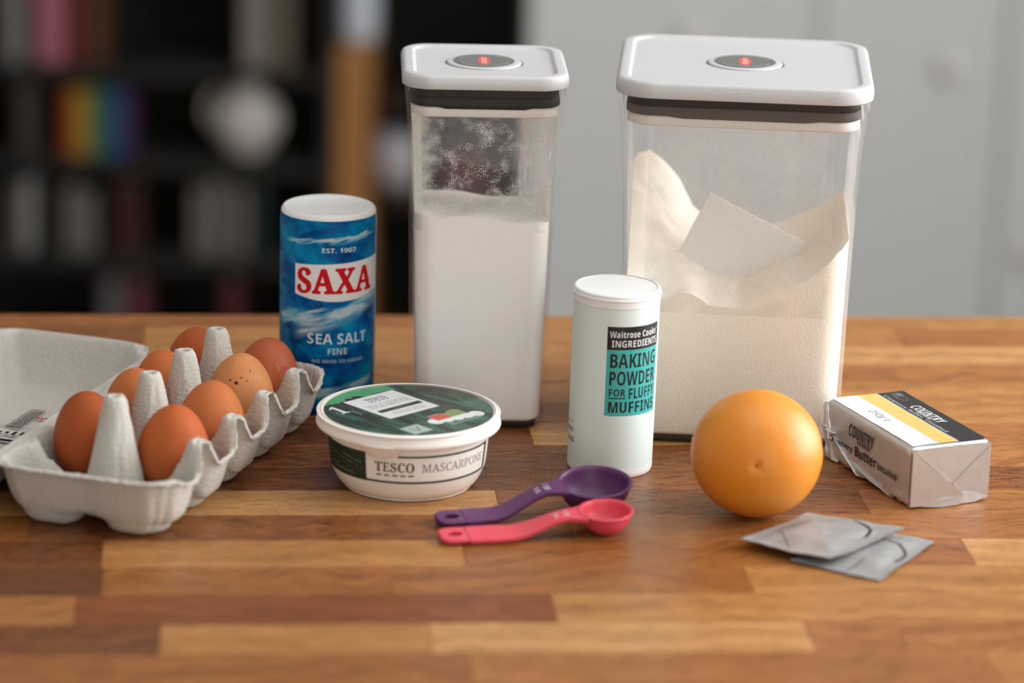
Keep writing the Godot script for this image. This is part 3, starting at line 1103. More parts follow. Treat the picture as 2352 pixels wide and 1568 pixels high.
# =====================================================================  storage boxes
func build_containers() -> void:
	var sugar_prof := [Vector2(0.003, 0.0442), Vector2(0.02, 0.0446), Vector2(0.06, 0.0457), Vector2(0.12, 0.0468), Vector2(0.16, 0.0479), Vector2(0.19, 0.0491), Vector2(0.205, 0.0500), Vector2(0.222, 0.0514), Vector2(0.2335, 0.0528)]
	var o := storage_box("clear square storage box with white push button lid, holding white sugar", Vector3(-0.0236, TOP, -0.1245), 2.8, sugar_prof, 0.0125, 0.242, 0.0095, 0.0545, 0.0480, false)
	sugar_dust(o, sugar_prof)
	var flour_prof := [Vector2(0.003, 0.0722), Vector2(0.02, 0.0726), Vector2(0.10, 0.0742), Vector2(0.16, 0.0757), Vector2(0.20, 0.0776), Vector2(0.222, 0.0797), Vector2(0.2345, 0.0816)]
	var q := storage_box("large clear storage box with wide white lid, holding pale flour", Vector3(0.1490, TOP, -0.1310), -3.3, flour_prof, 0.0165, 0.245, 0.0108, 0.0832, 0.0752, true)
	flour_dust(q, flour_prof)
	# what is in them
	var s := thing("sugar", "white granulated sugar filling the narrow storage box above its middle", "sugar", o.position, 2.8, "", "stuff")
	fill_mass(s, "sugar_heap", M.sugar, sugar_prof, 0.0105, 0.0055, func(x: float, z: float) -> float:
		return 0.1425 - 0.075 * x + 0.05 * z + 0.0009 * sin(x * 130.0 + z * 60.0))
	var f := thing("flour", "beige flour heaped unevenly in the wide storage box", "flour", q.position, -3.3, "", "stuff")
	var front := [Vector2(-0.075, 0.108), Vector2(-0.058, 0.100), Vector2(-0.043, 0.1005), Vector2(-0.034, 0.1035), Vector2(-0.028, 0.1030), Vector2(-0.018, 0.0965), Vector2(-0.008, 0.0955), Vector2(0.002, 0.0950), Vector2(0.012, 0.1005), Vector2(0.024, 0.1075), Vector2(0.036, 0.1125), Vector2(0.042, 0.1130), Vector2(0.052, 0.1200), Vector2(0.060, 0.1290), Vector2(0.072, 0.1420)]
	var back := [Vector2(-0.075, 0.168), Vector2(-0.062, 0.166), Vector2(-0.050, 0.158), Vector2(-0.040, 0.146), Vector2(-0.030, 0.126), Vector2(-0.018, 0.118), Vector2(0.010, 0.114), Vector2(0.030, 0.118), Vector2(0.046, 0.126), Vector2(0.060, 0.134), Vector2(0.072, 0.146)]
	var rough := noise(61, 90.0, 3)
	fill_mass(f, "flour_heap", M.flour, flour_prof, 0.0145, 0.0060, func(x: float, z: float) -> float:
		var t := clampf((0.072 - z) / 0.144, 0.0, 1.0)
		return lerpf(curve(front, x), curve(back, x), pow(t, 1.3)) + 0.0016 * rough.get_noise_2d(x, z))
	# flat card left standing in the flour
	var c := thing("card", "flat white card standing tilted in the flour inside the wide box", "card", q.position + Vector3(0.005, 0.0, 0.0), -3.3)
	var m := Mesher.new()
	m.box(Vector3.ZERO, Vector3(0.072, 0.052, 0.0012), 0.0004, Basis(Vector3(0, 0, 1), deg_to_rad(-25.0)))
	var cc := part(c, "sheet", m, M.card, Vector3(-0.003, 0.117, 0.010))
	cc.rotation_degrees.x = -14.0


func storage_box(label: String, at: Vector3, yaw: float, prof: Array, cr: float, top: float, lid_h: float, lid_hw: float, plug: float, dusty: bool) -> Node3D:
	var o := thing("storage_box", label, "storage box", at, yaw, "clear storage boxes with white lids")
	# clear walls: an outer and an inner skin joined at the rim, and a thick floor
	var m := Mesher.new()
	var wall := 0.0026
	var rows := [rrect(prof[0].y - 0.003, prof[0].y - 0.003, cr - 0.002, 0.0012)]
	for p in prof:
		rows.append(rrect(p.y, p.y, cr, p.x))
	m.loft(rows)
	rows = []
	for p in prof:
		rows.append(rrect(p.y - wall, p.y - wall, cr - wall, maxf(p.x, 0.0050)))
	m.loft(rows, true)
	m.loft([rrect(prof[-1].y, prof[-1].y, cr, prof[-1].x), rrect(prof[-1].y - wall, prof[-1].y - wall, cr - wall, prof[-1].x)])
	var f := rrect(prof[0].y - wall, prof[0].y - wall, cr - wall, 0.0050)
	f.remove_at(f.size() - 1)
	m.fan(f)
	f = rrect(prof[0].y - 0.003, prof[0].y - 0.003, cr - 0.002, 0.0012)
	f.remove_at(f.size() - 1)
	f.reverse()
	m.fan(f)
	part(o, "clear_body", m, M.clear_body)
	# foot ring, black to stand in for the shadow gap under the base
	m = Mesher.new()
	var hw: float = prof[0].y - 0.005
	m.loft([rrect(hw - 0.003, hw - 0.003, cr - 0.004, 0.0001), rrect(hw, hw, cr - 0.003, 0.0003), rrect(hw, hw, cr - 0.003, 0.0012), rrect(hw - 0.003, hw - 0.003, cr - 0.004, 0.0012), rrect(hw - 0.003, hw - 0.003, cr - 0.004, 0.0001)])
	part(o, "shade_foot_ring", m, M.gasket)
	# lid: slab with a sunken top panel
	m = Mesher.new()
	var b := top - lid_h
	var lr := cr * 1.55
	var big := lid_hw / 0.0545
	rows = []
	for p in [[-0.0035, 0.0], [-0.0012, 0.0002], [-0.0002, 0.0010], [0.0, lid_h * 0.5], [-0.0004, lid_h - 0.0022], [-0.0014, lid_h - 0.0006], [-0.0030, lid_h], [-0.0072, lid_h], [-0.0080, lid_h - 0.0003], [-0.0092, lid_h - 0.0015], [-0.0100, lid_h - 0.0017]]:
		rows.append(rrect(lid_hw + p[0], lid_hw + p[0], maxf(lr + p[0], 0.005), b + p[1]))
	var by := top - 0.0017
	for p in [[0.02745, 0.0], [0.0266, 0.0], [0.0262, -0.0003], [0.0260, -0.0020]]:
		rows.append(ring_like(p[0] * 0.985, by + p[1]))
	m.loft(rows)
	var c := rrect(lid_hw - 0.0035, lid_hw - 0.0035, lr - 0.0035, b)
	c.remove_at(c.size() - 1)
	c.reverse()
	m.fan(c)
	var lid := part(o, "lid", m, M.lid_white)
	m = Mesher.new()
	m.lathe([Vector2(0.0246, by - 0.0020), Vector2(0.0248, by - 0.0002), Vector2(0.0245, by + 0.0005), Vector2(0.0238, by + 0.0009), Vector2(0.0215, by + 0.0010), Vector2(0.0, by + 0.0010)], 64)
	part(lid, "button", m, M.lid_white)
	# printed disc on the button: grey, red bar with white letters, fine lettering round the edge
	if not M.has("emblem"):
		var img := blank(512, 512, c8(108, 110, 108))
		small_ring(img, Vector2(256, 256), 212, 205, 335, c8(170, 171, 168))
		small_ring(img, Vector2(256, 256), 212, 20, 152, c8(176, 177, 174))
		fill_ellipse(img, Vector2(256, 262), Vector2(52, 170), c8(216, 92, 78))
		ink(img, "OXO", Rect2(150, 240, 212, 44), c8(226, 206, 200), "Droid Sans", 700, PI / 2)
		printed("emblem", done(img), 0.45)
	m = Mesher.new()
	var disc := PackedVector3Array()
	var duv := PackedVector2Array()
	for k in 64:
		var a := TAU * k / 64
		disc.append(Vector3(0.0202 * cos(a), by + 0.0014, -0.0202 * sin(a)))
		duv.append(Vector2(0.5 + 0.5 * cos(a), 0.5 - 0.5 * sin(a)))
	m.fan(disc, duv)
	var rim := PackedVector3Array(disc)
	rim.append(disc[0])
	var rim2 := PackedVector3Array()
	for p in rim:
		rim2.append(p - Vector3(0, 0.0006, 0))
	m.loft([rim2, rim])
	part(lid, "emblem", m, M.emblem)
	# plug below the lid: dark gasket with a waist, then the white inner seal
	m = Mesher.new()
	rows = []
	for p in [[-0.0015, -0.0005], [0.0, -0.0010], [0.0, -0.0052], [-0.0010, -0.0056], [-0.0010, -0.0064]]:
		rows.append(rrect(plug + p[0], plug + p[0], cr - 0.001, b + p[1]))
	rows.reverse()
	m.loft(rows)
	part(o, "gasket", m, M.gasket)
	m = Mesher.new()
	rows = []
	for p in [[-0.0010, -0.0062], [0.0006, -0.0068], [0.0008, -0.0128], [-0.0006, -0.0138]]:
		rows.append(notched(plug + p[0], cr, b + p[1], 0.0014 if p[1] < -0.010 else 0.0))
	rows.reverse()
	m.loft(rows)
	part(o, "lower_gasket", m, M.gasket_dusty if dusty else M.gasket)
	m = Mesher.new()
	rows = []
	for p in [[-0.0012, -0.0120], [-0.0002, -0.0136], [-0.0002, -0.0182], [-0.0016, -0.0192], [-0.012, -0.0192]]:
		rows.append(rrect(plug + p[0], plug + p[0], cr - 0.001, b + p[1]))
	rows.reverse()
	m.loft(rows)
	var u := rrect(plug - 0.012, plug - 0.012, cr - 0.001, b - 0.0192)
	u.remove_at(u.size() - 1)
	u.reverse()
	m.fan(u)
	part(o, "inner_seal", m, M.seal_white)
	return o


func notched(hw: float, r: float, y: float, rise: float) -> PackedVector3Array:     # lower edge of the gasket: a little higher towards the corners
	var p := rrect(hw, hw, r, y, 8, 24)
	for i in p.size():
		var along := minf(absf(p[i].x), absf(p[i].z)) / hw
		p[i].y += rise * smooth(0.52, 0.66, along)
	return p


func small_ring(img: Image, c: Vector2, r: float, a0: float, a1: float, col: Color) -> void:
	var a := a0
	var i := 0
	while a < a1:
		var p := c + Vector2.from_angle(deg_to_rad(a)) * r
		if i % 6 != 5:
			fill_ellipse(img, p, Vector2(9, 6), col, deg_to_rad(a))
		a += 5.2
		i += 1


func fill_mass(o: Node3D, called: String, material: Material, prof: Array, cr: float, low: float, top: Callable) -> void:
	var m := Mesher.new()
	var hw_at := func(y: float) -> float: return curve(prof, y) - 0.0030
	var rows := [rrect(hw_at.call(low) - 0.0015, hw_at.call(low) - 0.0015, cr, low, 6, 26), rrect(hw_at.call(low + 0.002), hw_at.call(low + 0.002), cr, low + 0.002, 6, 26)]
	var n := 8
	var edge := PackedVector3Array()
	for p in rrect(hw_at.call(0.11), hw_at.call(0.11), cr, 0.0, 6, 26):
		edge.append(Vector3(p.x, top.call(p.x, p.z), p.z))
	for k in range(1, n + 1):
		var base: PackedVector3Array = rows[1]
		var r := PackedVector3Array()
		for i in edge.size():
			var y := lerpf(low + 0.002, edge[i].y, float(k) / n)
			var h: float = hw_at.call(y) / hw_at.call(0.11)
			r.append(Vector3(edge[i].x * h, y, edge[i].z * h))
		rows.append(r)
	m.loft(rows)
	var tops := []
	var rim: PackedVector3Array = rows[-1]
	for k in 15:
		var s := 1.0 - k / 14.0
		var r := PackedVector3Array()
		for p in rim:
			var x := p.x * s
			var z := p.z * s
			var y: float = top.call(x, z)
			r.append(Vector3(x, lerpf(y, p.y, smooth(0.9, 1.0, s)), z))
		tops.append(r)
	m.loft(tops)
	var f := PackedVector3Array(rows[0])
	f.remove_at(f.size() - 1)
	f.reverse()
	m.fan(f)
	part(o, called, m, material)


func wall_sheet(prof: Array, y0: float, y1: float, side: int, half: float, inset: float) -> Mesher:
	# a sheet lying on the inner side of one wall: 0 back, 1 right, 2 front, 3 left
	var m := Mesher.new()
	var rows := []
	var uvs := []
	for i in 7:
		var y := lerpf(y0, y1, i / 6.0)
		var w := curve(prof, y) - inset
		var r := PackedVector3Array()
		var q := PackedVector2Array()
		for j in 9:
			var s := lerpf(-half, half, j / 8.0)
			r.append([Vector3(s, y, -w), Vector3(w, y, s), Vector3(s, y, w), Vector3(-w, y, s)][side])
			q.append(Vector2(j / 8.0, 1.0 - i / 6.0))
		rows.append(r)
		uvs.append(q)
	m.grid(rows, uvs, side == 1 or side == 2)
	return m


func dust_mat(key: String, img: Image, col: Color) -> StandardMaterial3D:
	var m := mat(key, col, 0.95, 0.1)
	m.albedo_texture = ImageTexture.create_from_image(img)
	m.transparency = BaseMaterial3D.TRANSPARENCY_ALPHA
	m.backlight_enabled = true
	m.backlight = Color(0.9, 0.9, 0.9)
	return m


func sugar_dust(o: Node3D, prof: Array) -> void:
	# sugar clinging to the inside of the walls, grain by grain: one sheet that follows the rounded inner outline
	var w := 1400
	var h := 320
	var fine := noise(91, 0.30, 1)
	var clump := noise(92, 0.018, 3)
	var streak := noise(93, 0.05, 2)
	var img := Image.create_empty(w, h, false, Image.FORMAT_RGBA8)
	for x in w:
		var q := float(x) / w
		for y in h:
			var v := float(y) / h
			var f := fine.get_noise_2d(x, y)
			var a := 0.0
			if q > 0.543 and q < 0.75:                  # front, left to right
				var u := (q - 0.543) / 0.207
				var d := clump.get_noise_2d(x, y) - 0.05
				d += 0.62 * exp(-(pow((u - 0.24) / 0.10, 2) + pow((v - 0.34) / 0.08, 2)))
				d += 0.55 * exp(-(pow((u - 0.58) / 0.15, 2) + pow((v - 0.12) / 0.13, 2)))
				d += 0.80 * exp(-(pow((u - 0.63) / 0.085, 2) + pow((v - 0.72) / 0.07, 2)))
				d += 0.55 * exp(-(pow((u - 0.20) / 0.08, 2) + pow((v - 0.60) / 0.09, 2)))
				d += 0.40 * exp(-pow((u - 0.88) / 0.10, 2)) * smooth(0.1, 0.4, v)
				d += 0.35 * smooth(0.82, 1.0, v)
				a = 0.97 * smooth(0.35, 0.41, d * 0.48 + f * 0.52) * smooth(0.90, 0.84, v)
			elif q > 0.27 and q <= 0.53:                # the corner at the back and the wall towards the salt tube: thick sugar, whitened further for bright refraction
				a = 0.86 + 0.30 * f + 0.25 * clump.get_noise_2d(x, y)
			elif q > 0.22 and q <= 0.27:                # its ragged edge on the back wall
				a = smooth(0.0, 0.35, (q - 0.225) / 0.045 * 0.9 + f * 0.6 + 0.6 * clump.get_noise_2d(x * 0.6, y) - 0.2)
			elif q < 0.075 or q > 0.79:                 # the corner and wall towards the flour: streaked sugar, corner refraction painted in with it
				var s := streak.get_noise_2d(x * 1.4, y * 0.14)
				a = 0.70 + 0.45 * s + 0.14 * f
				if q > 0.06 and q < 0.075:
					a *= smooth(0.075, 0.06, q)
			else:                                       # back wall, a few flecks
				a = 0.75 * smooth(0.40, 0.52, clump.get_noise_2d(x, y) * 0.7 + f * 0.42) + 0.01
			img.set_pixel(x, y, Color(1, 1, 1, clampf(a, 0.0, 1.0)))
	var m := Mesher.new()
	var rows := []
	var uvs := []
	for i in 9:
		var y := lerpf(0.136, 0.2125, i / 8.0)
		var hw := curve(prof, y) - 0.00285
		var ring := rrect(hw, hw, 0.0097, y, 8, 12)
		var run := 0.0
		var at := [0.0]
		for k in range(1, ring.size()):
			run += ring[k].distance_to(ring[k - 1])
			at.append(run)
		var u := PackedVector2Array()
		for k in ring.size():
			u.append(Vector2(at[k] / run, 1.0 - i / 8.0))
		rows.append(ring)
		uvs.append(u)
	m.grid(rows, uvs, true, true)
	part(o, "sugar_dust", m, dust_mat("sugar_dust", img, Color8(236, 233, 229)))


func flour_dust(o: Node3D, prof: Array) -> void:
	# a worn film of flour on the inside of the walls
	var n := 300
	var cloud := noise(101, 0.012, 4)
	var fine := noise(102, 0.35, 2)
	for wall in [[2, "flour_film_front", 0.16], [0, "flour_film_back", 0.30], [3, "flour_film_left", 0.45], [1, "flour_film_right", 0.34]]:
		var img := Image.create_empty(n, n, false, Image.FORMAT_RGBA8)
		for x in n:
			for y in n:
				var a: float = wall[2] + 0.26 * cloud.get_noise_2d(x + wall[0] * 400, y) + 0.10 * fine.get_noise_2d(x, y + wall[0] * 90)
				img.set_pixel(x, y, Color(1, 1, 1, clampf(a, 0.02, 0.92)))
		if wall[0] == 2:      # finger-wide streaks wiped in the film
			for s in [[Vector2(118, 20), Vector2(108, 75)], [Vector2(186, 52), Vector2(192, 120)], [Vector2(88, 40), Vector2(92, 96)]]:
				stroke(img, [s[0], s[1]], 5.0, Color(0.8, 0.82, 0.82, 0.06))
		part(o, "flour_dust", wall_sheet(prof, 0.09, 0.2140, wall[0], 0.060, 0.0028), dust_mat(wall[1], img, Color8(228, 225, 218)))


# =====================================================================  baking powder
func build_baking_powder() -> void:
	var o := thing("baking_powder_tube", "slim mint green baking powder tube with a white cap and teal label", "baking powder", Vector3(0.0652, TOP, -0.0118), 0.0)
	o.rotation_degrees.z = -0.5
	var w := 2048
	var h := 1280
	var img := blank(w, h, c8(220, 232, 226))
	var px := func(deg: float, cm: float) -> Vector2: return Vector2(w * (0.75 + deg / 360.0), h * (1.0 - (cm - 0.65) / 10.65))
	var black := c8(24, 25, 27)
	var teal := c8(64, 172, 166)
	var put := func(text: String, d0: float, d1: float, c0: float, c1: float, col: Color, weight: int) -> void:
		var a: Vector2 = px.call(d0, c0)
		var b: Vector2 = px.call(d1, c1)
		ink(img, text, Rect2(a, b - a), col, "Droid Sans", weight)
	var a1: Vector2 = px.call(-12, 10.15)
	var b1: Vector2 = px.call(71, 8.62)
	img.fill_rect(Rect2i(a1, b1 - a1), black)
	var a2: Vector2 = px.call(-12, 8.62)
	var b2: Vector2 = px.call(71, 4.25)
	img.fill_rect(Rect2i(a2, b2 - a2), teal)
	put.call("Waitrose Cooks'", -9, 67, 9.88, 9.42, c8(226, 224, 222), 700)
	put.call("INGREDIENTS", -6, 67, 9.26, 8.80, c8(226, 224, 222), 700)
	put.call("BAKING", -7, 66, 8.38, 7.45, black, 700)
	put.call("POWDER", -7, 66, 7.22, 6.29, black, 700)
	put.call("FOR", -7, 15, 6.04, 5.56, black, 700)
	a1 = px.call(-7, 5.46)
	b1 = px.call(16, 5.38)
	img.fill_rect(Rect2i(a1, b1 - a1), black)
	put.call("FLUFFY", 20, 66, 6.09, 5.38, black, 700)
	put.call("MUFFINS", -7, 66, 5.20, 4.46, black, 700)
	put.call("directions", -104, -64, 3.42, 3.20, c8(60, 62, 62), 400)
	put.call("30.06.2021", -112, -64, 2.92, 2.62, black, 700)
	put.call("L0153 18:53", -120, -61, 2.28, 1.96, black, 700)
	var m := Mesher.new()
	m.lathe([Vector2(0.0275, 0.0065), Vector2(0.0277, 0.113)], 96)
	part(o, "tube", m, printed("powder_print", done(img), 0.45, 0.45))
	m = Mesher.new()
	m.lathe(soft([Vector2(0.0, 0.0002), Vector2(0.0240, 0.0002), Vector2(0.0268, 0.0010), Vector2(0.0275, 0.0028), Vector2(0.0276, 0.0066)], 4), 96)
	part(o, "base", m, M.cap_white)
	m = Mesher.new()
	m.lathe(soft([Vector2(0.0277, 0.1126), Vector2(0.0280, 0.1132), Vector2(0.0280, 0.1168), Vector2(0.0283, 0.1176), Vector2(0.0283, 0.1186), Vector2(0.0278, 0.1192), Vector2(0.0277, 0.1206), Vector2(0.0270, 0.1214), Vector2(0.0258, 0.1216), Vector2(0.0250, 0.1212), Vector2(0.010, 0.1212), Vector2(0.0, 0.1212)], 4), 96)
	part(o, "cap", m, M.cap_white)


# =====================================================================  mascarpone
func build_tub() -> void:
	var o := thing("mascarpone_tub", "round white mascarpone tub with green printed lid in front of the sugar box", "tub", Vector3(-0.0640, TOP, 0.0300), 0.0)
	var prof := soft([Vector2(0.0, 0.0004), Vector2(0.0370, 0.0004), Vector2(0.0410, 0.0014), Vector2(0.0450, 0.0055), Vector2(0.0480, 0.0120), Vector2(0.0493, 0.0180), Vector2(0.0503, 0.0280), Vector2(0.0512, 0.0370), Vector2(0.0520, 0.0405)], 5)
	var m := Mesher.new()
	m.lathe(prof, 96)
	part(o, "bowl", m, M.tub_white)
	# side label: dark panel, then white panel framed in green
	var w := 2048
	var h := 256
	var img := blank(w, h, c8(247, 241, 233))
	var green := c8(22, 46, 36)
	var X := func(deg: float) -> float: return w * fposmod(0.75 + deg / 360.0, 1.0)
	img.fill_rect(Rect2i(int(X.call(-120)), 0, int(X.call(-29) - X.call(-120)), h), green)
	var streaks := noise(40, 0.03, 3)
	for k in 150:
		var x := lerpf(X.call(-95), X.call(-33), fposmod(k * 0.618, 1.0))
		var y := 60.0 + fposmod(k * 37.0, 130.0)
		if streaks.get_noise_2d(x, y) > -0.15:
			img.fill_rect(Rect2i(int(x), int(y), 8 + k % 9, 5), c8(120, 138, 118) if k % 3 else c8(70, 104, 88))
	small_print(img, Rect2(X.call(-80), 200, X.call(-40) - X.call(-80), 22), 2, c8(110, 130, 116), 3)
	img.fill_rect(Rect2i(int(X.call(-31)), h - 24, int(X.call(76) - X.call(-31)), 19), green)
	img.fill_rect(Rect2i(int(X.call(-5)), 4, int(X.call(76) - X.call(-5)), 17), green)
	img.fill_rect(Rect2i(int(X.call(72)), 4, 22, h - 10), green)
	var brown := c8(58, 40, 40)
	ink(img, "TESCO", Rect2(X.call(-22), 66, X.call(6.5) - X.call(-22), 84), brown, "Droid Serif", 700)
	for k in 5:
		img.fill_rect(Rect2i(int(lerpf(X.call(-21), X.call(2.5), k / 4.0)), 172, 22, 13), brown)
	ink(img, "MASCARPONE", Rect2(X.call(12), 76, X.call(68) - X.call(12), 74), c8(118, 98, 96), "Droid Serif", 400)
	m = Mesher.new()
	var band := []
	for k in 9:
		var y := lerpf(0.0142, 0.0335, k / 8.0)
		var rr := 0.0
		for i in range(1, prof.size()):
			if prof[i].y >= y:
				rr = lerpf(prof[i - 1].x, prof[i].x, (y - prof[i - 1].y) / maxf(prof[i].y - prof[i - 1].y, 1e-6))
				break
		band.append(Vector2(rr + 0.0003, y))
	m.lathe(band, 128)
	part(o, "side_label", m, printed("tub_side_print", done(img), 0.4))
	# lid
	m = Mesher.new()
	m.lathe(soft([Vector2(0.0522, 0.0396), Vector2(0.0560, 0.0388), Vector2(0.0580, 0.0394), Vector2(0.0586, 0.0412), Vector2(0.0575, 0.0446), Vector2(0.0562, 0.0472), Vector2(0.0552, 0.0482), Vector2(0.0546, 0.0478), Vector2(0.0542, 0.0472), Vector2(0.0, 0.0472)], 5), 128)
	var lid := part(o, "lid", m, M.tub_white)
	# thumb tab
	m = Mesher.new()
	var tab := []
	for i in 9:
		var t := i / 8.0
		var r := PackedVector3Array()
		for j in 13:
			var s := -1.0 + j / 6.0
			var ang := deg_to_rad(270.0 - 17.0 + s * 14.0 * sqrt(maxf(0.0, 1.0 - t * t * 0.92)))
			var rad := lerpf(0.0572, 0.0525, t) + 0.0016 * cos(s * PI / 2)
			r.append(Vector3(rad * cos(ang), lerpf(0.0412, 0.0330, t), -rad * sin(ang)))
		tab.append(r)
	shell_free(m, tab, 0.0012)
	part(lid, "thumb_tab", m, M.tub_white)
	# printed lid disc, designed upright and turned 45 degrees on the lid
	var n := 1536
	img = Image.create_empty(n / 4, n / 4, false, Image.FORMAT_RGB8)
	var st := noise(55, 0.02, 4)
	var fi := noise(56, 0.10, 2)
	var q := n / 4
	for x in q:
		for y in q:
			var ux := (x - q / 2.0) / (q / 2.0)
			var uy := (y - q / 2.0) / (q / 2.0)
			var k := st.get_noise_2d(x * 1.3, y * 0.25 + 40) + 0.5 * fi.get_noise_2d(x * 1.2, y * 0.14)
			var c := Color8(30, 50, 42).lerp(Color8(46, 98, 74), smooth(0.05, 0.45, k + 0.25 * uy))
			c = c.lerp(Color8(24, 28, 26), smooth(0.0, 0.5, -k - 0.1 + 0.35 * smooth(0.3, -0.7, uy) * smooth(-0.1, 0.4, ux)))
			var edge := st.get_noise_2d(x * 0.7 + 90, 10) * 0.18
			c = c.lerp(Color8(70, 156, 108), smooth(-0.70, -0.74, uy + edge) * smooth(0.50, 0.40, ux))       # light leaf at one edge
			c = c.lerp(Color8(72, 134, 102), 0.8 * smooth(0.56, 0.66, ux + edge) * smooth(0.10, 0.25, uy) * (0.5 + 0.5 * smooth(-0.2, 0.2, fi.get_noise_2d(x * 0.3, y * 1.4))))
			img.set_pixel(x, y, c)
	img.resize(n, n, Image.INTERPOLATE_CUBIC)
	var D := func(x: float, y: float) -> Vector2: return Vector2(n / 2.0 * (1.0 + x), n / 2.0 * (1.0 + y))
	var R := func(x0: float, y0: float, x1: float, y1: float) -> Rect2: return Rect2(n / 2.0 * (1.0 + x0), n / 2.0 * (1.0 + y0), n / 2.0 * (x1 - x0), n / 2.0 * (y1 - y0))
	var paper := c8(226, 226, 226)
	img.fill_rect(Rect2i(R.call(-0.40, -0.71, 0.39, 0.12)), paper)
	ink(img, "TESCO", R.call(-0.16, -0.63, 0.14, -0.53), c8(50, 44, 46), "Droid Serif", 700)
	for k in 5:
		img.fill_rect(Rect2i(R.call(-0.16 + k * 0.064, -0.505, -0.12 + k * 0.064, -0.485)), c8(50, 44, 46))
	ink(img, "MASCARPONE", R.call(-0.33, -0.42, 0.33, -0.28), c8(150, 150, 152), "Droid Serif", 400)
	img.fill_rect(Rect2i(R.call(-0.33, -0.20, 0.34, -0.11)), c8(36, 58, 44))
	ink(img, "MADE IN ITALY", R.call(-0.12, -0.175, 0.16, -0.135), c8(150, 160, 150), "Droid Serif", 400)
	small_print(img, R.call(-0.24, -0.06, 0.26, 0.04), 3, c8(176, 176, 178), 6)
	ink(img, "1", R.call(-0.72, -0.66, -0.58, -0.38), c8(224, 226, 224), "Droid Serif", 700)
	stroke(img, [D.call(-0.54, -0.40), D.call(-0.54, -0.22)], n * 0.012, c8(130, 150, 140))
	# nutrition lozenges
	for k in 5:
		fill_ellipse(img, D.call(-0.06 + k * 0.145, 0.53 + k * 0.02), Vector2(0.095, 0.10) * n / 2.0, c8(226, 228, 228))
	img.fill_rect(Rect2i(R.call(-0.02, 0.36, 0.20, 0.53)), c8(206, 84, 62))
	fill_ellipse(img, D.call(0.09, 0.37), Vector2(0.11, 0.05) * n / 2.0, c8(206, 84, 62))
	img.fill_rect(Rect2i(R.call(0.20, 0.36, 0.46, 0.52)), c8(132, 150, 86))
	fill_ellipse(img, D.call(0.36, 0.36), Vector2(0.10, 0.05) * n / 2.0, c8(132, 150, 86))
	small_print(img, R.call(-0.02, 0.31, 0.16, 0.35), 1, c8(110, 160, 190), 8)
	small_print(img, R.call(0.0, 0.66, 0.5, 0.76), 3, c8(140, 164, 152), 9)
	var vp := PackedVector2Array([D.call(-0.58, 0.46), D.call(-0.30, 0.46), D.call(-0.30, 0.74), D.call(-0.58, 0.74)])
	fill_poly(img, vp, c8(170, 182, 176))
	stroke(img, [D.call(-0.50, 0.54), D.call(-0.44, 0.66), D.call(-0.36, 0.52)], n * 0.012, c8(112, 128, 120))
	for k in 9:
		stroke(img, [D.call(0.40 + 0.0 * k, -0.74 + 0.04 * k), D.call(0.40, -0.72 + 0.04 * k)], n * 0.004, c8(150, 160, 154))
	m = Mesher.new()
	var disc := PackedVector3Array()
	var duv := PackedVector2Array()
	for k in 96:
		var a := TAU * k / 96
		disc.append(Vector3(0.0536 * cos(a), 0.04745, -0.0536 * sin(a)))
		duv.append(Vector2(0.5 + 0.5 * cos(a), 0.5 - 0.5 * sin(a)))
	m.fan(disc, duv)
	var pl := part(lid, "lid_label", m, printed("tub_lid_print", done(img), 0.34, 0.5))
	pl.rotation_degrees.y = 45.0


func shell_free(m: Mesher, pts: Array, thick: float) -> void:      # like shell, for sheets that hang freely
	var low := []
	var nr := pts.size()
	var nc: int = pts[0].size()
	for i in nr:
		var r := PackedVector3Array()
		for j in nc:
			var du: Vector3 = pts[i][mini(j + 1, nc - 1)] - pts[i][maxi(j - 1, 0)]
			var dv: Vector3 = pts[mini(i + 1, nr - 1)][j] - pts[maxi(i - 1, 0)][j]
			r.append(pts[i][j] - du.cross(dv).normalized() * thick)
		low.append(r)
	m.grid(pts)
	m.grid(low, [], true)
	for side in 4:
		var a := PackedVector3Array()
		var b := PackedVector3Array()
		for k in (nc if side < 2 else nr):
			var i: int = [0, nr - 1, k, k][side]
			var j: int = [k, k, 0, nc - 1][side]
			a.append(pts[i][j])
			b.append(low[i][j])
		m.grid([b, a], [], side == 1 or side == 2)


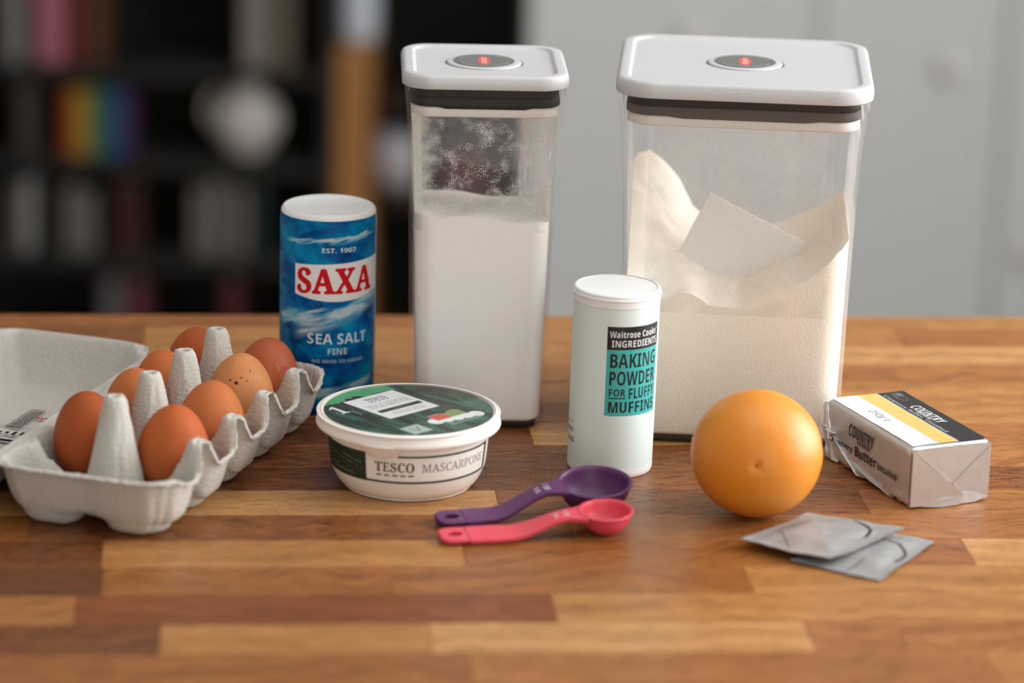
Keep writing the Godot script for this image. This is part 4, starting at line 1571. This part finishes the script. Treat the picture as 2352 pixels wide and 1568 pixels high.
# =====================================================================  orange
func build_fruit() -> void:
	var o := thing("orange", "large smooth orange sitting in front of the flour box", "orange", Vector3(0.1534, TOP, 0.0755), 0.0)
	var centre := Vector3(0, 0.0400, 0)
	var view := Vector3(-0.02, 0.0, 0)     # the dimple looks at the camera, a little low
	var eye := Vector3(0, 0.29, 0.957)
	var dir := (eye * 0.985 + Vector3(1, 0, 0) * -0.065 + Vector3(0, 0.957, -0.29) * -0.175).normalized()
	var lumps := noise(19, 22.0, 3)
	var rows := []
	var nr := 72
	var nc := 112
	var side := dir.cross(Vector3.UP).normalized()
	var up2 := side.cross(dir).normalized()
	for i in nr + 1:
		var a := PI * i / nr            # from the dimple outwards
		var r := PackedVector3Array()
		for j in nc + 1:
			var w := TAU * (j % nc) / nc
			var d := dir * cos(a) + (side * cos(w) + up2 * sin(w)) * sin(a)
			var rad := 0.0408 * (1.0 + 0.010 * lumps.get_noise_3d(d.x * 0.05, d.y * 0.05, d.z * 0.05))
			rad -= 0.0011 * exp(-pow(a / 0.075, 2.0)) + 0.0004 * exp(-pow(a / 0.40, 2.0))
			rad -= 0.0012 * exp(-pow((PI - a) / 0.3, 2.0))
			var p := d * rad
			p.y *= 0.968
			r.append(centre + p)
		rows.append(r)
	var m := Mesher.new()
	m.grid(rows, [], true, true)
	var img := blank(256, 256, c8(238, 150, 40))
	var peel := mat("peel", Color8(220, 136, 36), 0.43, 0.5)
	relief(peel, noise_tex(23, 0.05, 256, 2, FastNoiseLite.TYPE_CELLULAR), 0.015, 24.0)
	peel.subsurf_scatter_enabled = true
	peel.subsurf_scatter_strength = 0.08
	part(o, "peel", m, peel)
	m = Mesher.new()
	m.lathe([Vector2(0.0, -0.0006), Vector2(0.0011, -0.0004), Vector2(0.0012, 0.0), Vector2(0.0008, 0.0004), Vector2(0.0, 0.0003)], 12)
	var scar := part(o, "stem_scar", m, mat("scar", Color8(120, 62, 18), 0.8))
	var sp := dir * (0.0408 - 0.0017)
	sp.y *= 0.968
	scar.transform = Transform3D(Basis(side, dir, -up2), centre + sp)


# =====================================================================  butter
func build_butter() -> void:
	var o := thing("butter_pack", "foil wrapped block of butter with black and yellow printed top", "butter", Vector3(0.2555, TOP, -0.0047), 23.5)
	var hx := 0.0286
	var hz := 0.0560
	var hy := 0.040
	var crease := noise(41, 55.0, 4, FastNoiseLite.TYPE_SIMPLEX)
	# the wrapped block: rings of a rounded box from base to top, dented by folds near the base and the far end
	var m := Mesher.new()
	var rows := []
	var levels := [[0.0006, -0.0030], [0.0016, -0.0008], [0.004, 0.0004], [0.007, 0.0002], [0.011, 0.0], [0.016, 0.0], [0.022, 0.0], [0.028, 0.0], [0.034, 0.0], [0.0375, -0.0002], [0.0392, -0.0010], [0.040, -0.0024]]
	for l in levels:
		var r := rrect(hx + l[1], hz + l[1], 0.0030, l[0], 4, 22)
		for i in r.size():
			var p := r[i]
			var low := smooth(0.020, 0.002, p.y)
			var far := smooth(-0.030, -0.056, p.z)
			var k := crease.get_noise_3d(p.x, p.y * 2.0, p.z)
			var out := Vector3(p.x, 0, p.z * 0.4).normalized()
			p += out * k * (0.0005 + 0.0024 * low + 0.0045 * far * smooth(0.039, 0.02, p.y))
			p.y += 0.0010 * low * crease.get_noise_2d(p.z * 3.0, p.x * 3.0) * (1.0 if p.y > 0.001 else 0.0)
			r[i] = p
		r[r.size() - 1] = r[0]
		rows.append(r)
	m.loft(rows)
	var foil := mat("foil", Color8(208, 207, 206), 0.30, 0.6, 0.62)
	relief(foil, noise_tex(43, 0.02, 256, 4), 0.02, 10.0)
	part(o, "wrapper", m, foil)
	# printed top, and printed long side
	var img := blank(1120, 572, c8(226, 225, 224))
	img.fill_rect(Rect2i(0, 0, 1120, 214), c8(38, 38, 40))
	img.fill_rect(Rect2i(0, 214, 1120, 8), c8(176, 196, 214))
	img.fill_rect(Rect2i(0, 222, 1120, 148), c8(224, 190, 104))
	for k in 110:
		var x := k * 10.4 + 4.0
		var bend := 40.0 * sin(k * 0.07) + 20.0
		stroke(img, [Vector2(x, 224), Vector2(x + bend, 296), Vector2(x + bend * 0.6, 366)], 3.0, c8(238, 214, 146) if k % 2 else c8(208, 168, 76))
	img.fill_rect(Rect2i(0, 368, 1120, 6), c8(190, 206, 220))
	fill_ellipse(img, Vector2(120, 96), Vector2(96, 44), c8(74, 74, 74))
	fill_ellipse(img, Vector2(70, 70), Vector2(40, 26), c8(104, 104, 102))
	fill_ellipse(img, Vector2(150, 90), Vector2(40, 22), c8(34, 34, 36))
	ink(img, "COUNTRY", Rect2(330, 62, 390, 84), c8(226, 226, 226), "Droid Sans", 700)
	ink(img, "RANGE", Rect2(450, 136, 190, 28), c8(206, 206, 206), "Droid Sans", 700)
	ink(img, "Creamery Butter, Unsalted", Rect2(60, 166, 850, 44), c8(206, 206, 206), "Droid Sans", 400)
	ink(img, "250g e", Rect2(330, 418, 250, 74), c8(84, 80, 78), "Droid Sans", 400)
	m = Mesher.new()
	var tr := []
	var tu := []
	for i in 13:
		var z := lerpf(-hz + 0.003, hz - 0.0026, i / 12.0)
		var r := PackedVector3Array()
		var u := PackedVector2Array()
		for j in 9:
			var x := lerpf(-hx + 0.0022, hx - 0.0022, j / 8.0)
			r.append(Vector3(x, hy + 0.0006 + 0.00030 * crease.get_noise_2d(x * 0.6, z * 0.6), z))
			u.append(Vector2(i / 12.0, 1.0 - j / 8.0))
		tr.append(r)
		tu.append(u)
	m.grid(tr, tu, true)
	var pt := printed("butter_top_print", done(img), 0.38, 0.55, 0.08)
	part(o, "top_label", m, pt)
	var cap := Mesher.new()
	var rim := rrect(hx - 0.0024, hz - 0.0024, 0.0030, hy, 4, 22)
	rim.remove_at(rim.size() - 1)
	cap.fan(rim)
	part(o, "top_face", cap, foil)
	# lettering on the long side that faces the carton
	img = blank(1024, 384, Color(0.2, 0.2, 0.2, 0.0), true)
	var k2 := c8(40, 38, 38)
	ink(img, "COUNTRY", Rect2(260, 60, 330, 96), k2, "Droid Sans", 700)
	ink(img, "RANGE", Rect2(380, 158, 170, 36), k2, "Droid Sans", 700)
	ink(img, "Creamery", Rect2(20, 236, 300, 62), k2, "Droid Sans", 700)
	ink(img, "Butter", Rect2(350, 214, 280, 84), k2, "Droid Sans", 700)
	ink(img, "Unsalted", Rect2(650, 236, 250, 58), k2, "Droid Sans", 700)
	var sm := mat("butter_side_print", Color.WHITE, 0.5, 0.4)
	sm.albedo_texture = done(img)
	sm.transparency = BaseMaterial3D.TRANSPARENCY_ALPHA
	m = Mesher.new()
	var sr := []
	var su := []
	for i in 6:
		var y := lerpf(0.006, 0.0375, i / 5.0)
		var r := PackedVector3Array()
		var u := PackedVector2Array()
		for j in 25:
			var z := lerpf(-0.050, 0.052, j / 24.0)
			var p := Vector3(-hx, y, z)
			var low := smooth(0.020, 0.002, y)
			var far := smooth(-0.030, -0.056, z)
			var k := crease.get_noise_3d(p.x, p.y * 2.0, p.z)
			p += Vector3(p.x, 0, p.z * 0.4).normalized() * k * (0.0005 + 0.0024 * low + 0.0045 * far * smooth(0.039, 0.02, y))
			r.append(p + Vector3(-0.0006 - 0.0012 * far, 0, 0))
			u.append(Vector2(j / 24.0, 1.0 - i / 5.0))
		sr.append(r)
		su.append(u)
	m.grid(sr, su)
	part(o, "side_print", m, sm)
	# folded end towards the viewer: a top flap tucked between two side flaps
	var zf := hz
	var flap := func(pts: Array) -> void:      # a folded sheet: its outline lies proud of the end by the third coordinate
		var fm := Mesher.new()
		var top := PackedVector3Array()
		var bot := PackedVector3Array()
		for p in pts:
			top.append(Vector3(p.x, p.y, zf + p.z))
			bot.append(Vector3(p.x, p.y, zf - 0.002))
		fm.fan(top)
		for i in top.size():
			var k := (i + 1) % top.size()
			fm.fan(PackedVector3Array([bot[i], bot[k], top[k], top[i]]))
		part(o, "end_flap", fm, foil)
	var e := hx - 0.0004
	flap.call([Vector3(-e, hy - 0.0015, 0.0002), Vector3(-e, 0.0015, 0.0002), Vector3(e, 0.0015, 0.0002), Vector3(e, hy - 0.0015, 0.0002)])
	flap.call([Vector3(-e + 0.0010, hy - 0.0015, 0.0006), Vector3(0.0, 0.0145, 0.0017), Vector3(e - 0.0010, hy - 0.0015, 0.0008)])
	flap.call([Vector3(0.0016, 0.0144, 0.0012), Vector3(0.0075, 0.0085, 0.0012), Vector3(0.0085, 0.0028, 0.0012), Vector3(e, 0.0030, 0.0010), Vector3(e, hy - 0.0034, 0.0010)])
	flap.call([Vector3(-e, hy - 0.0030, 0.0016), Vector3(-e, 0.0018, 0.0014), Vector3(-0.010, 0.0014, 0.0026), Vector3(0.0085, 0.0040, 0.0034), Vector3(0.0078, 0.0090, 0.0032)])
	flap.call([Vector3(-0.020, 0.0012, 0.0018), Vector3(-0.006, 0.0004, 0.0040), Vector3(0.0050, 0.0008, 0.0042), Vector3(0.0080, 0.0056, 0.0034), Vector3(-0.006, 0.0066, 0.0032)])
	flap.call([Vector3(0.0065, 0.0006, 0.0024), Vector3(0.018, 0.0006, 0.0020), Vector3(e, 0.0030, 0.0010), Vector3(0.020, 0.0064, 0.0012), Vector3(0.0090, 0.0080, 0.0020)])
	# crumpled folds on the long side, gathered towards the far corner
	for f in [[-0.0555, 0.0375, -0.0490, 0.0020, 0.0034, 0.0050], [-0.0545, 0.0370, -0.0430, 0.0020, 0.0026, 0.0050], [-0.0480, 0.0200, -0.0100, 0.0016, 0.0020, 0.0060], [-0.0200, 0.0080, 0.0300, 0.0014, 0.0018, 0.0045], [-0.0560, 0.0240, -0.0440, 0.0200, 0.0040, 0.0040]]:
		m = Mesher.new()
		var g := []
		for i in 13:
			var q := i / 12.0
			var y := lerpf(f[1], f[3], q)
			var z := lerpf(f[0], f[2], q)
			var wide := lerpf(0.0008, f[5], q) * (1.0 + 0.4 * crease.get_noise_2d(z * 2.0, y * 2.0))
			var high: float = f[4] * (0.35 + 0.65 * sin(PI * minf(1.0, 0.12 + q * 0.8))) * (1.0 + 0.6 * crease.get_noise_2d(y * 4.0, z * 3.0 + 5.0))
			g.append(PackedVector3Array([Vector3(-hx + 0.0012, y, z - wide), Vector3(-hx - high * 0.55, y, z - wide * 0.35), Vector3(-hx - high, y, z), Vector3(-hx - high * 0.3, y - 0.0005, z + wide * 0.25), Vector3(-hx + 0.0012, y - 0.001, z + wide)]))
		shell_free(m, g, 0.0004)
		part(o, "fold", m, foil)


# =====================================================================  measuring spoons
func build_spoons() -> void:
	var purple := mat("purple_plastic", Color8(94, 44, 92), 0.42, 0.5)
	var pink := mat("pink_plastic", Color8(222, 74, 90), 0.45, 0.5)
	spoon("purple measuring spoon with the larger bowl, lying behind the pink one", purple, Vector3(0.0535, 0.0, 0.0800), 19.3, 0.0225, 0.0196, 0.1010, 6.0, 3.0, 0.0200, "1 TBSP", "15 ML", c8(206, 190, 208))
	spoon("pink measuring spoon with the small bowl, lying nearest the front", pink, Vector3(0.0600, 0.0, 0.1190), 13.6, 0.0161, 0.0148, 0.1025, 4.0, 2.0, 0.0215, "1 TSP", "5 ML", c8(240, 196, 198))


func spoon(label: String, material: Material, at: Vector3, yaw: float, r: float, depth: float, reach: float, lean: float, tip: float, wide: float, line1: String, line2: String, col: Color) -> void:
	# local frame: the bowl's centre at the origin, the handle along -x, lying on the worktop
	var o := thing("measuring_spoon", label, "spoon", at + Vector3(0, TOP, 0), yaw, "plastic measuring spoons")
	var m := Mesher.new()
	var rim := depth + 0.0004
	var tilt := Basis(Vector3(1, 0, 0), deg_to_rad(lean)) * Basis(Vector3(0, 0, 1), deg_to_rad(tip))
	var place := func(p: Vector3) -> Vector3: return Vector3(0, rim, 0) + tilt * p
	# bowl: outside, rolled rim, inside
	var prof := []
	for i in 15:
		var a := PI / 2 * i / 14.0
		prof.append(Vector2(r * pow(sin(a), 0.92), -depth * cos(a)))
	prof.append(Vector2(r + 0.0009, -0.0012))
	prof.append(Vector2(r + 0.0012, -0.0003))
	prof.append(Vector2(r + 0.0007, 0.0004))
	prof.append(Vector2(r - 0.0005, 0.0004))
	prof.append(Vector2(r - 0.0012, -0.0004))
	for i in range(13, -1, -1):
		var a := PI / 2 * i / 14.0
		prof.append(Vector2((r - 0.0016) * pow(sin(a), 0.92), -(depth - 0.0016) * cos(a)))
	m.lathe(prof, 64, Vector3.ZERO, place)
	# handle: a flat bar that leaves the rim, dips to the worktop and widens to a pierced end
	var th := 0.0030
	var end := reach
	var hole_at := end - 0.0085
	var cut := end - 0.0165
	var y_of := func(s: float) -> float:      # top surface below the rim
		return -(rim - 0.0056) * smooth(r + 0.006, r + 0.044, s) - 0.0006
	var half := func(s: float) -> float:
		return curve([Vector2(r - 0.004, 0.0125), Vector2(r + 0.002, 0.0088), Vector2(r + 0.010, 0.0066), Vector2(r + 0.020, 0.0068), Vector2(r + 0.040, wide * 0.43), Vector2(r + 0.055, wide * 0.49), Vector2(end - 0.012, wide * 0.47), Vector2(end, wide * 0.40)], s)
	var htilt := Basis(Vector3(1, 0, 0), deg_to_rad(lean))
	var put := func(s: float, z: float, y: float) -> Vector3:
		var tp := Vector3(-s, y_of.call(s) + y, z)
		var p: Vector3 = Vector3(0, rim, 0) + htilt * tp
		p.y = maxf(p.y, 0.0004)
		return p
	var rows := []
	for i in 31:
		var s := lerpf(r - 0.0025, cut, i / 30.0)
		var h: float = half.call(s)
		var row := PackedVector3Array()
		for q in [[-1.0, -th], [-1.0, -0.0008], [-0.93, -0.0001], [-0.6, 0.0], [0.0, 0.0], [0.6, 0.0], [0.93, -0.0001], [1.0, -0.0008], [1.0, -th], [0.92, -th - 0.0005], [0.0, -th - 0.0006], [-0.92, -th - 0.0005], [-1.0, -th]]:
			row.append(put.call(s, q[0] * h, q[1]))
		rows.append(row)
	m.grid(rows, [], true, true)
	# pierced end: loops from the hole to the outline
	var n := 48
	var loops := [PackedVector3Array(), PackedVector3Array(), PackedVector3Array(), PackedVector3Array(), PackedVector3Array(), PackedVector3Array(), PackedVector3Array(), PackedVector3Array()]
	for k in n + 1:
		var a := TAU * (k % n) / n
		var ho := Vector2(0.0050 * cos(a), 0.0034 * sin(a))        # hole
		# outline: half width by half length, squared-off towards the bar, rounded at the tip
		var e := 5.0 if cos(a) < 0 else 3.2
		var den := pow(pow(absf(cos(a)) / (0.0120 if cos(a) < 0.0 else 0.0095), e) + pow(absf(sin(a)) / (wide * 0.46), e), -1.0 / e)
		var ou := Vector2(cos(a), sin(a)) * den
		for l in 8:
			var p: Vector2 = [ho, ho, ho * 1.10, ou * 0.90, ou * 0.985, ou, ou, ho][l]
			var y: float = [-th - 0.0004, -0.0006, 0.0, 0.0, -0.0003, -0.0010, -th, -th - 0.0004][l]
			if p.x < -0.0082 and l < 6:
				y = -0.0007
			loops[l].append(put.call(hole_at + p.x, p.y, y))
	m.grid(loops, [], true, true)
	part(o, "spoon_body", m, material)
	# raised marking near the bowl
	var img := blank(256, 256, Color(1, 1, 1, 0), true)
	ink(img, line1, Rect2(60, 20, 170, 90), col, "Droid Sans", 700, PI / 2)
	ink(img, line2, Rect2(10, 150, 140, 76), col, "Droid Sans", 700, PI / 2)
	img = blank(256, 256, Color(col.r, col.g, col.b, 0.0), true)
	ink(img, line1, Rect2(88, 88, 200, 80), col, "Droid Sans", 700, PI / 2)
	ink(img, line2, Rect2(-20, 94, 170, 68), col, "Droid Sans", 700, PI / 2)
	var pm := mat("marking_" + line1.to_lower().replace(" ", "_"), Color.WHITE, 0.6)
	pm.albedo_texture = done(img)
	pm.transparency = BaseMaterial3D.TRANSPARENCY_ALPHA
	m = Mesher.new()
	var g := []
	var gu := []
	for i in 7:
		var s := r + lerpf(0.006, 0.018, i / 6.0)
		g.append(PackedVector3Array([put.call(s, -0.0055, 0.00015), put.call(s, 0.0055, 0.00015)]))
		gu.append(PackedVector2Array([Vector2(1.0 - i / 6.0, 0), Vector2(1.0 - i / 6.0, 1)]))
	m.grid(g, gu, true)
	part(o, "marking", m, pm)


# =====================================================================  sachets
func build_sachets() -> void:
	var crush := noise(51, 60.0, 4)
	var foil := noise_tex(53, 0.03, 256, 4)
	var defs := [
		["silver yeast sachet lying underneath, its corner pointing right", [Vector2(0.1700, 0.1622), Vector2(0.2209, 0.1916), Vector2(0.2611, 0.1198), Vector2(0.2100, 0.0905)], [0.0, 0.0, 0.0, 0.0], 0.0028, 3],
		["silver yeast sachet lying on top of the other, with black curved lines", [Vector2(0.1410, 0.1394), Vector2(0.1921, 0.1735), Vector2(0.2432, 0.1128), Vector2(0.1868, 0.0811)], [0.0046, 0.0050, 0.0046, 0.0024], 0.0030, 9],
	]
	for d in defs:
		var o := thing("sachet", d[0], "sachet", Vector3(0, TOP, 0), 0.0, "pair of silver yeast sachets")
		# print: grey foil with sweeping black curves
		var img := blank(512, 512, c8(158, 157, 156))
		var black := c8(38, 38, 42)
		var arc := []
		for k in 25:
			var t := k / 24.0
			arc.append(Vector2(505 - 60 * t - 190 * sin(t * 2.4) * t, 330 - 300 * t + 120 * sin(PI * t)))
		if d[4] == 9:
			stroke(img, [Vector2(497, 256), Vector2(484, 300), Vector2(460, 356), Vector2(434, 390), Vector2(403, 413), Vector2(370, 430), Vector2(330, 440)], 15, black)
			stroke(img, [Vector2(330, 440), Vector2(280, 446), Vector2(240, 440)], 7, c8(120, 118, 122))
			stroke(img, [Vector2(497, 240), Vector2(494, 190), Vector2(440, 120), Vector2(360, 70), Vector2(276, 40)], 9, c8(112, 104, 106))
			stroke(img, [Vector2(276, 40), Vector2(210, 52), Vector2(170, 96), Vector2(110, 170), Vector2(60, 226), Vector2(18, 272)], 10, c8(120, 114, 116))
			small_print(img, Rect2(230, 150, 40, 190), 2, c8(172, 164, 164), 5)
		else:
			stroke(img, [Vector2(397, 270), Vector2(392, 320), Vector2(372, 390), Vector2(340, 440), Vector2(296, 474), Vector2(250, 474), Vector2(215, 460)], 15, black)
			stroke(img, [Vector2(397, 270), Vector2(380, 200), Vector2(330, 120)], 12, black)
			stroke(img, [Vector2(40, 300), Vector2(90, 320), Vector2(150, 330)], 10, c8(70, 68, 72))
		for k in 40:      # crimped seams
			img.fill_rect(Rect2i(4 + (k % 5) * 6, 0, 2, 512), c8(172, 172, 174))
			img.fill_rect(Rect2i(482 + (k % 5) * 6, 0, 2, 512), c8(172, 172, 174))
		var pm := printed("sachet_print_%d" % d[4], done(img), 0.42, 0.55, 0.30)
		pm.heightmap_enabled = true
		pm.heightmap_texture = foil
		pm.heightmap_scale = 0.02
		var m := Mesher.new()
		var top := []
		var low := []
		var uvs := []
		var n := 36
		for i in n + 1:
			var t := float(i) / n
			var rt := PackedVector3Array()
			var rl := PackedVector3Array()
			var ru := PackedVector2Array()
			for j in n + 1:
				var s := float(j) / n
				var c: Array = d[1]
				var p: Vector2 = c[0].lerp(c[1], t).lerp(c[3].lerp(c[2], t), s)
				var hs: Array = d[2]
				var base := lerpf(lerpf(hs[0], hs[1], t), lerpf(hs[3], hs[2], t), s)
				var e := minf(minf(s, 1 - s) * 0.066, minf(t, 1 - t) * 0.075)
				var puff: float = d[3] * smooth(0.004, 0.022, e)
				var wr := crush.get_noise_2d(p.x, p.y)
				var wave := 0.0011 * crush.get_noise_2d(p.x * 0.4 + d[4], p.y * 0.4) * smooth(0.02, 0.0, e)
				if (s < 0.07 or s > 0.93) and e < 0.004:
					wave += 0.00018 * sin(t * 330.0)
				if (t < 0.07 or t > 0.93) and e < 0.004:
					wave += 0.00018 * sin(s * 300.0)
				var mid := base + 0.0006 + 0.5 * puff + maxf(wave, -0.0003) + (0.0016 if d[4] == 9 else 0.0010) * smooth(0.012, 0.0, e) * (0.5 + crush.get_noise_2d(s * 0.02, t * 0.02 + d[4]))
				mid = maxf(mid, base + 0.0006)
				rt.append(Vector3(p.x, mid + 0.5 * puff + 0.0003 + 0.0005 * wr * smooth(0.003, 0.014, e), p.y))
				rl.append(Vector3(p.x, maxf(mid - 0.5 * puff - 0.0002, base + 0.0002), p.y))
				ru.append(Vector2(s, t))
			top.append(rt)
			low.append(rl)
			uvs.append(ru)
		# t runs towards the viewer on the left edge, s away from the viewer
		m.grid(top, uvs, false)
		m.grid(low, uvs, true)
		part(o, "pouch", m, pm)
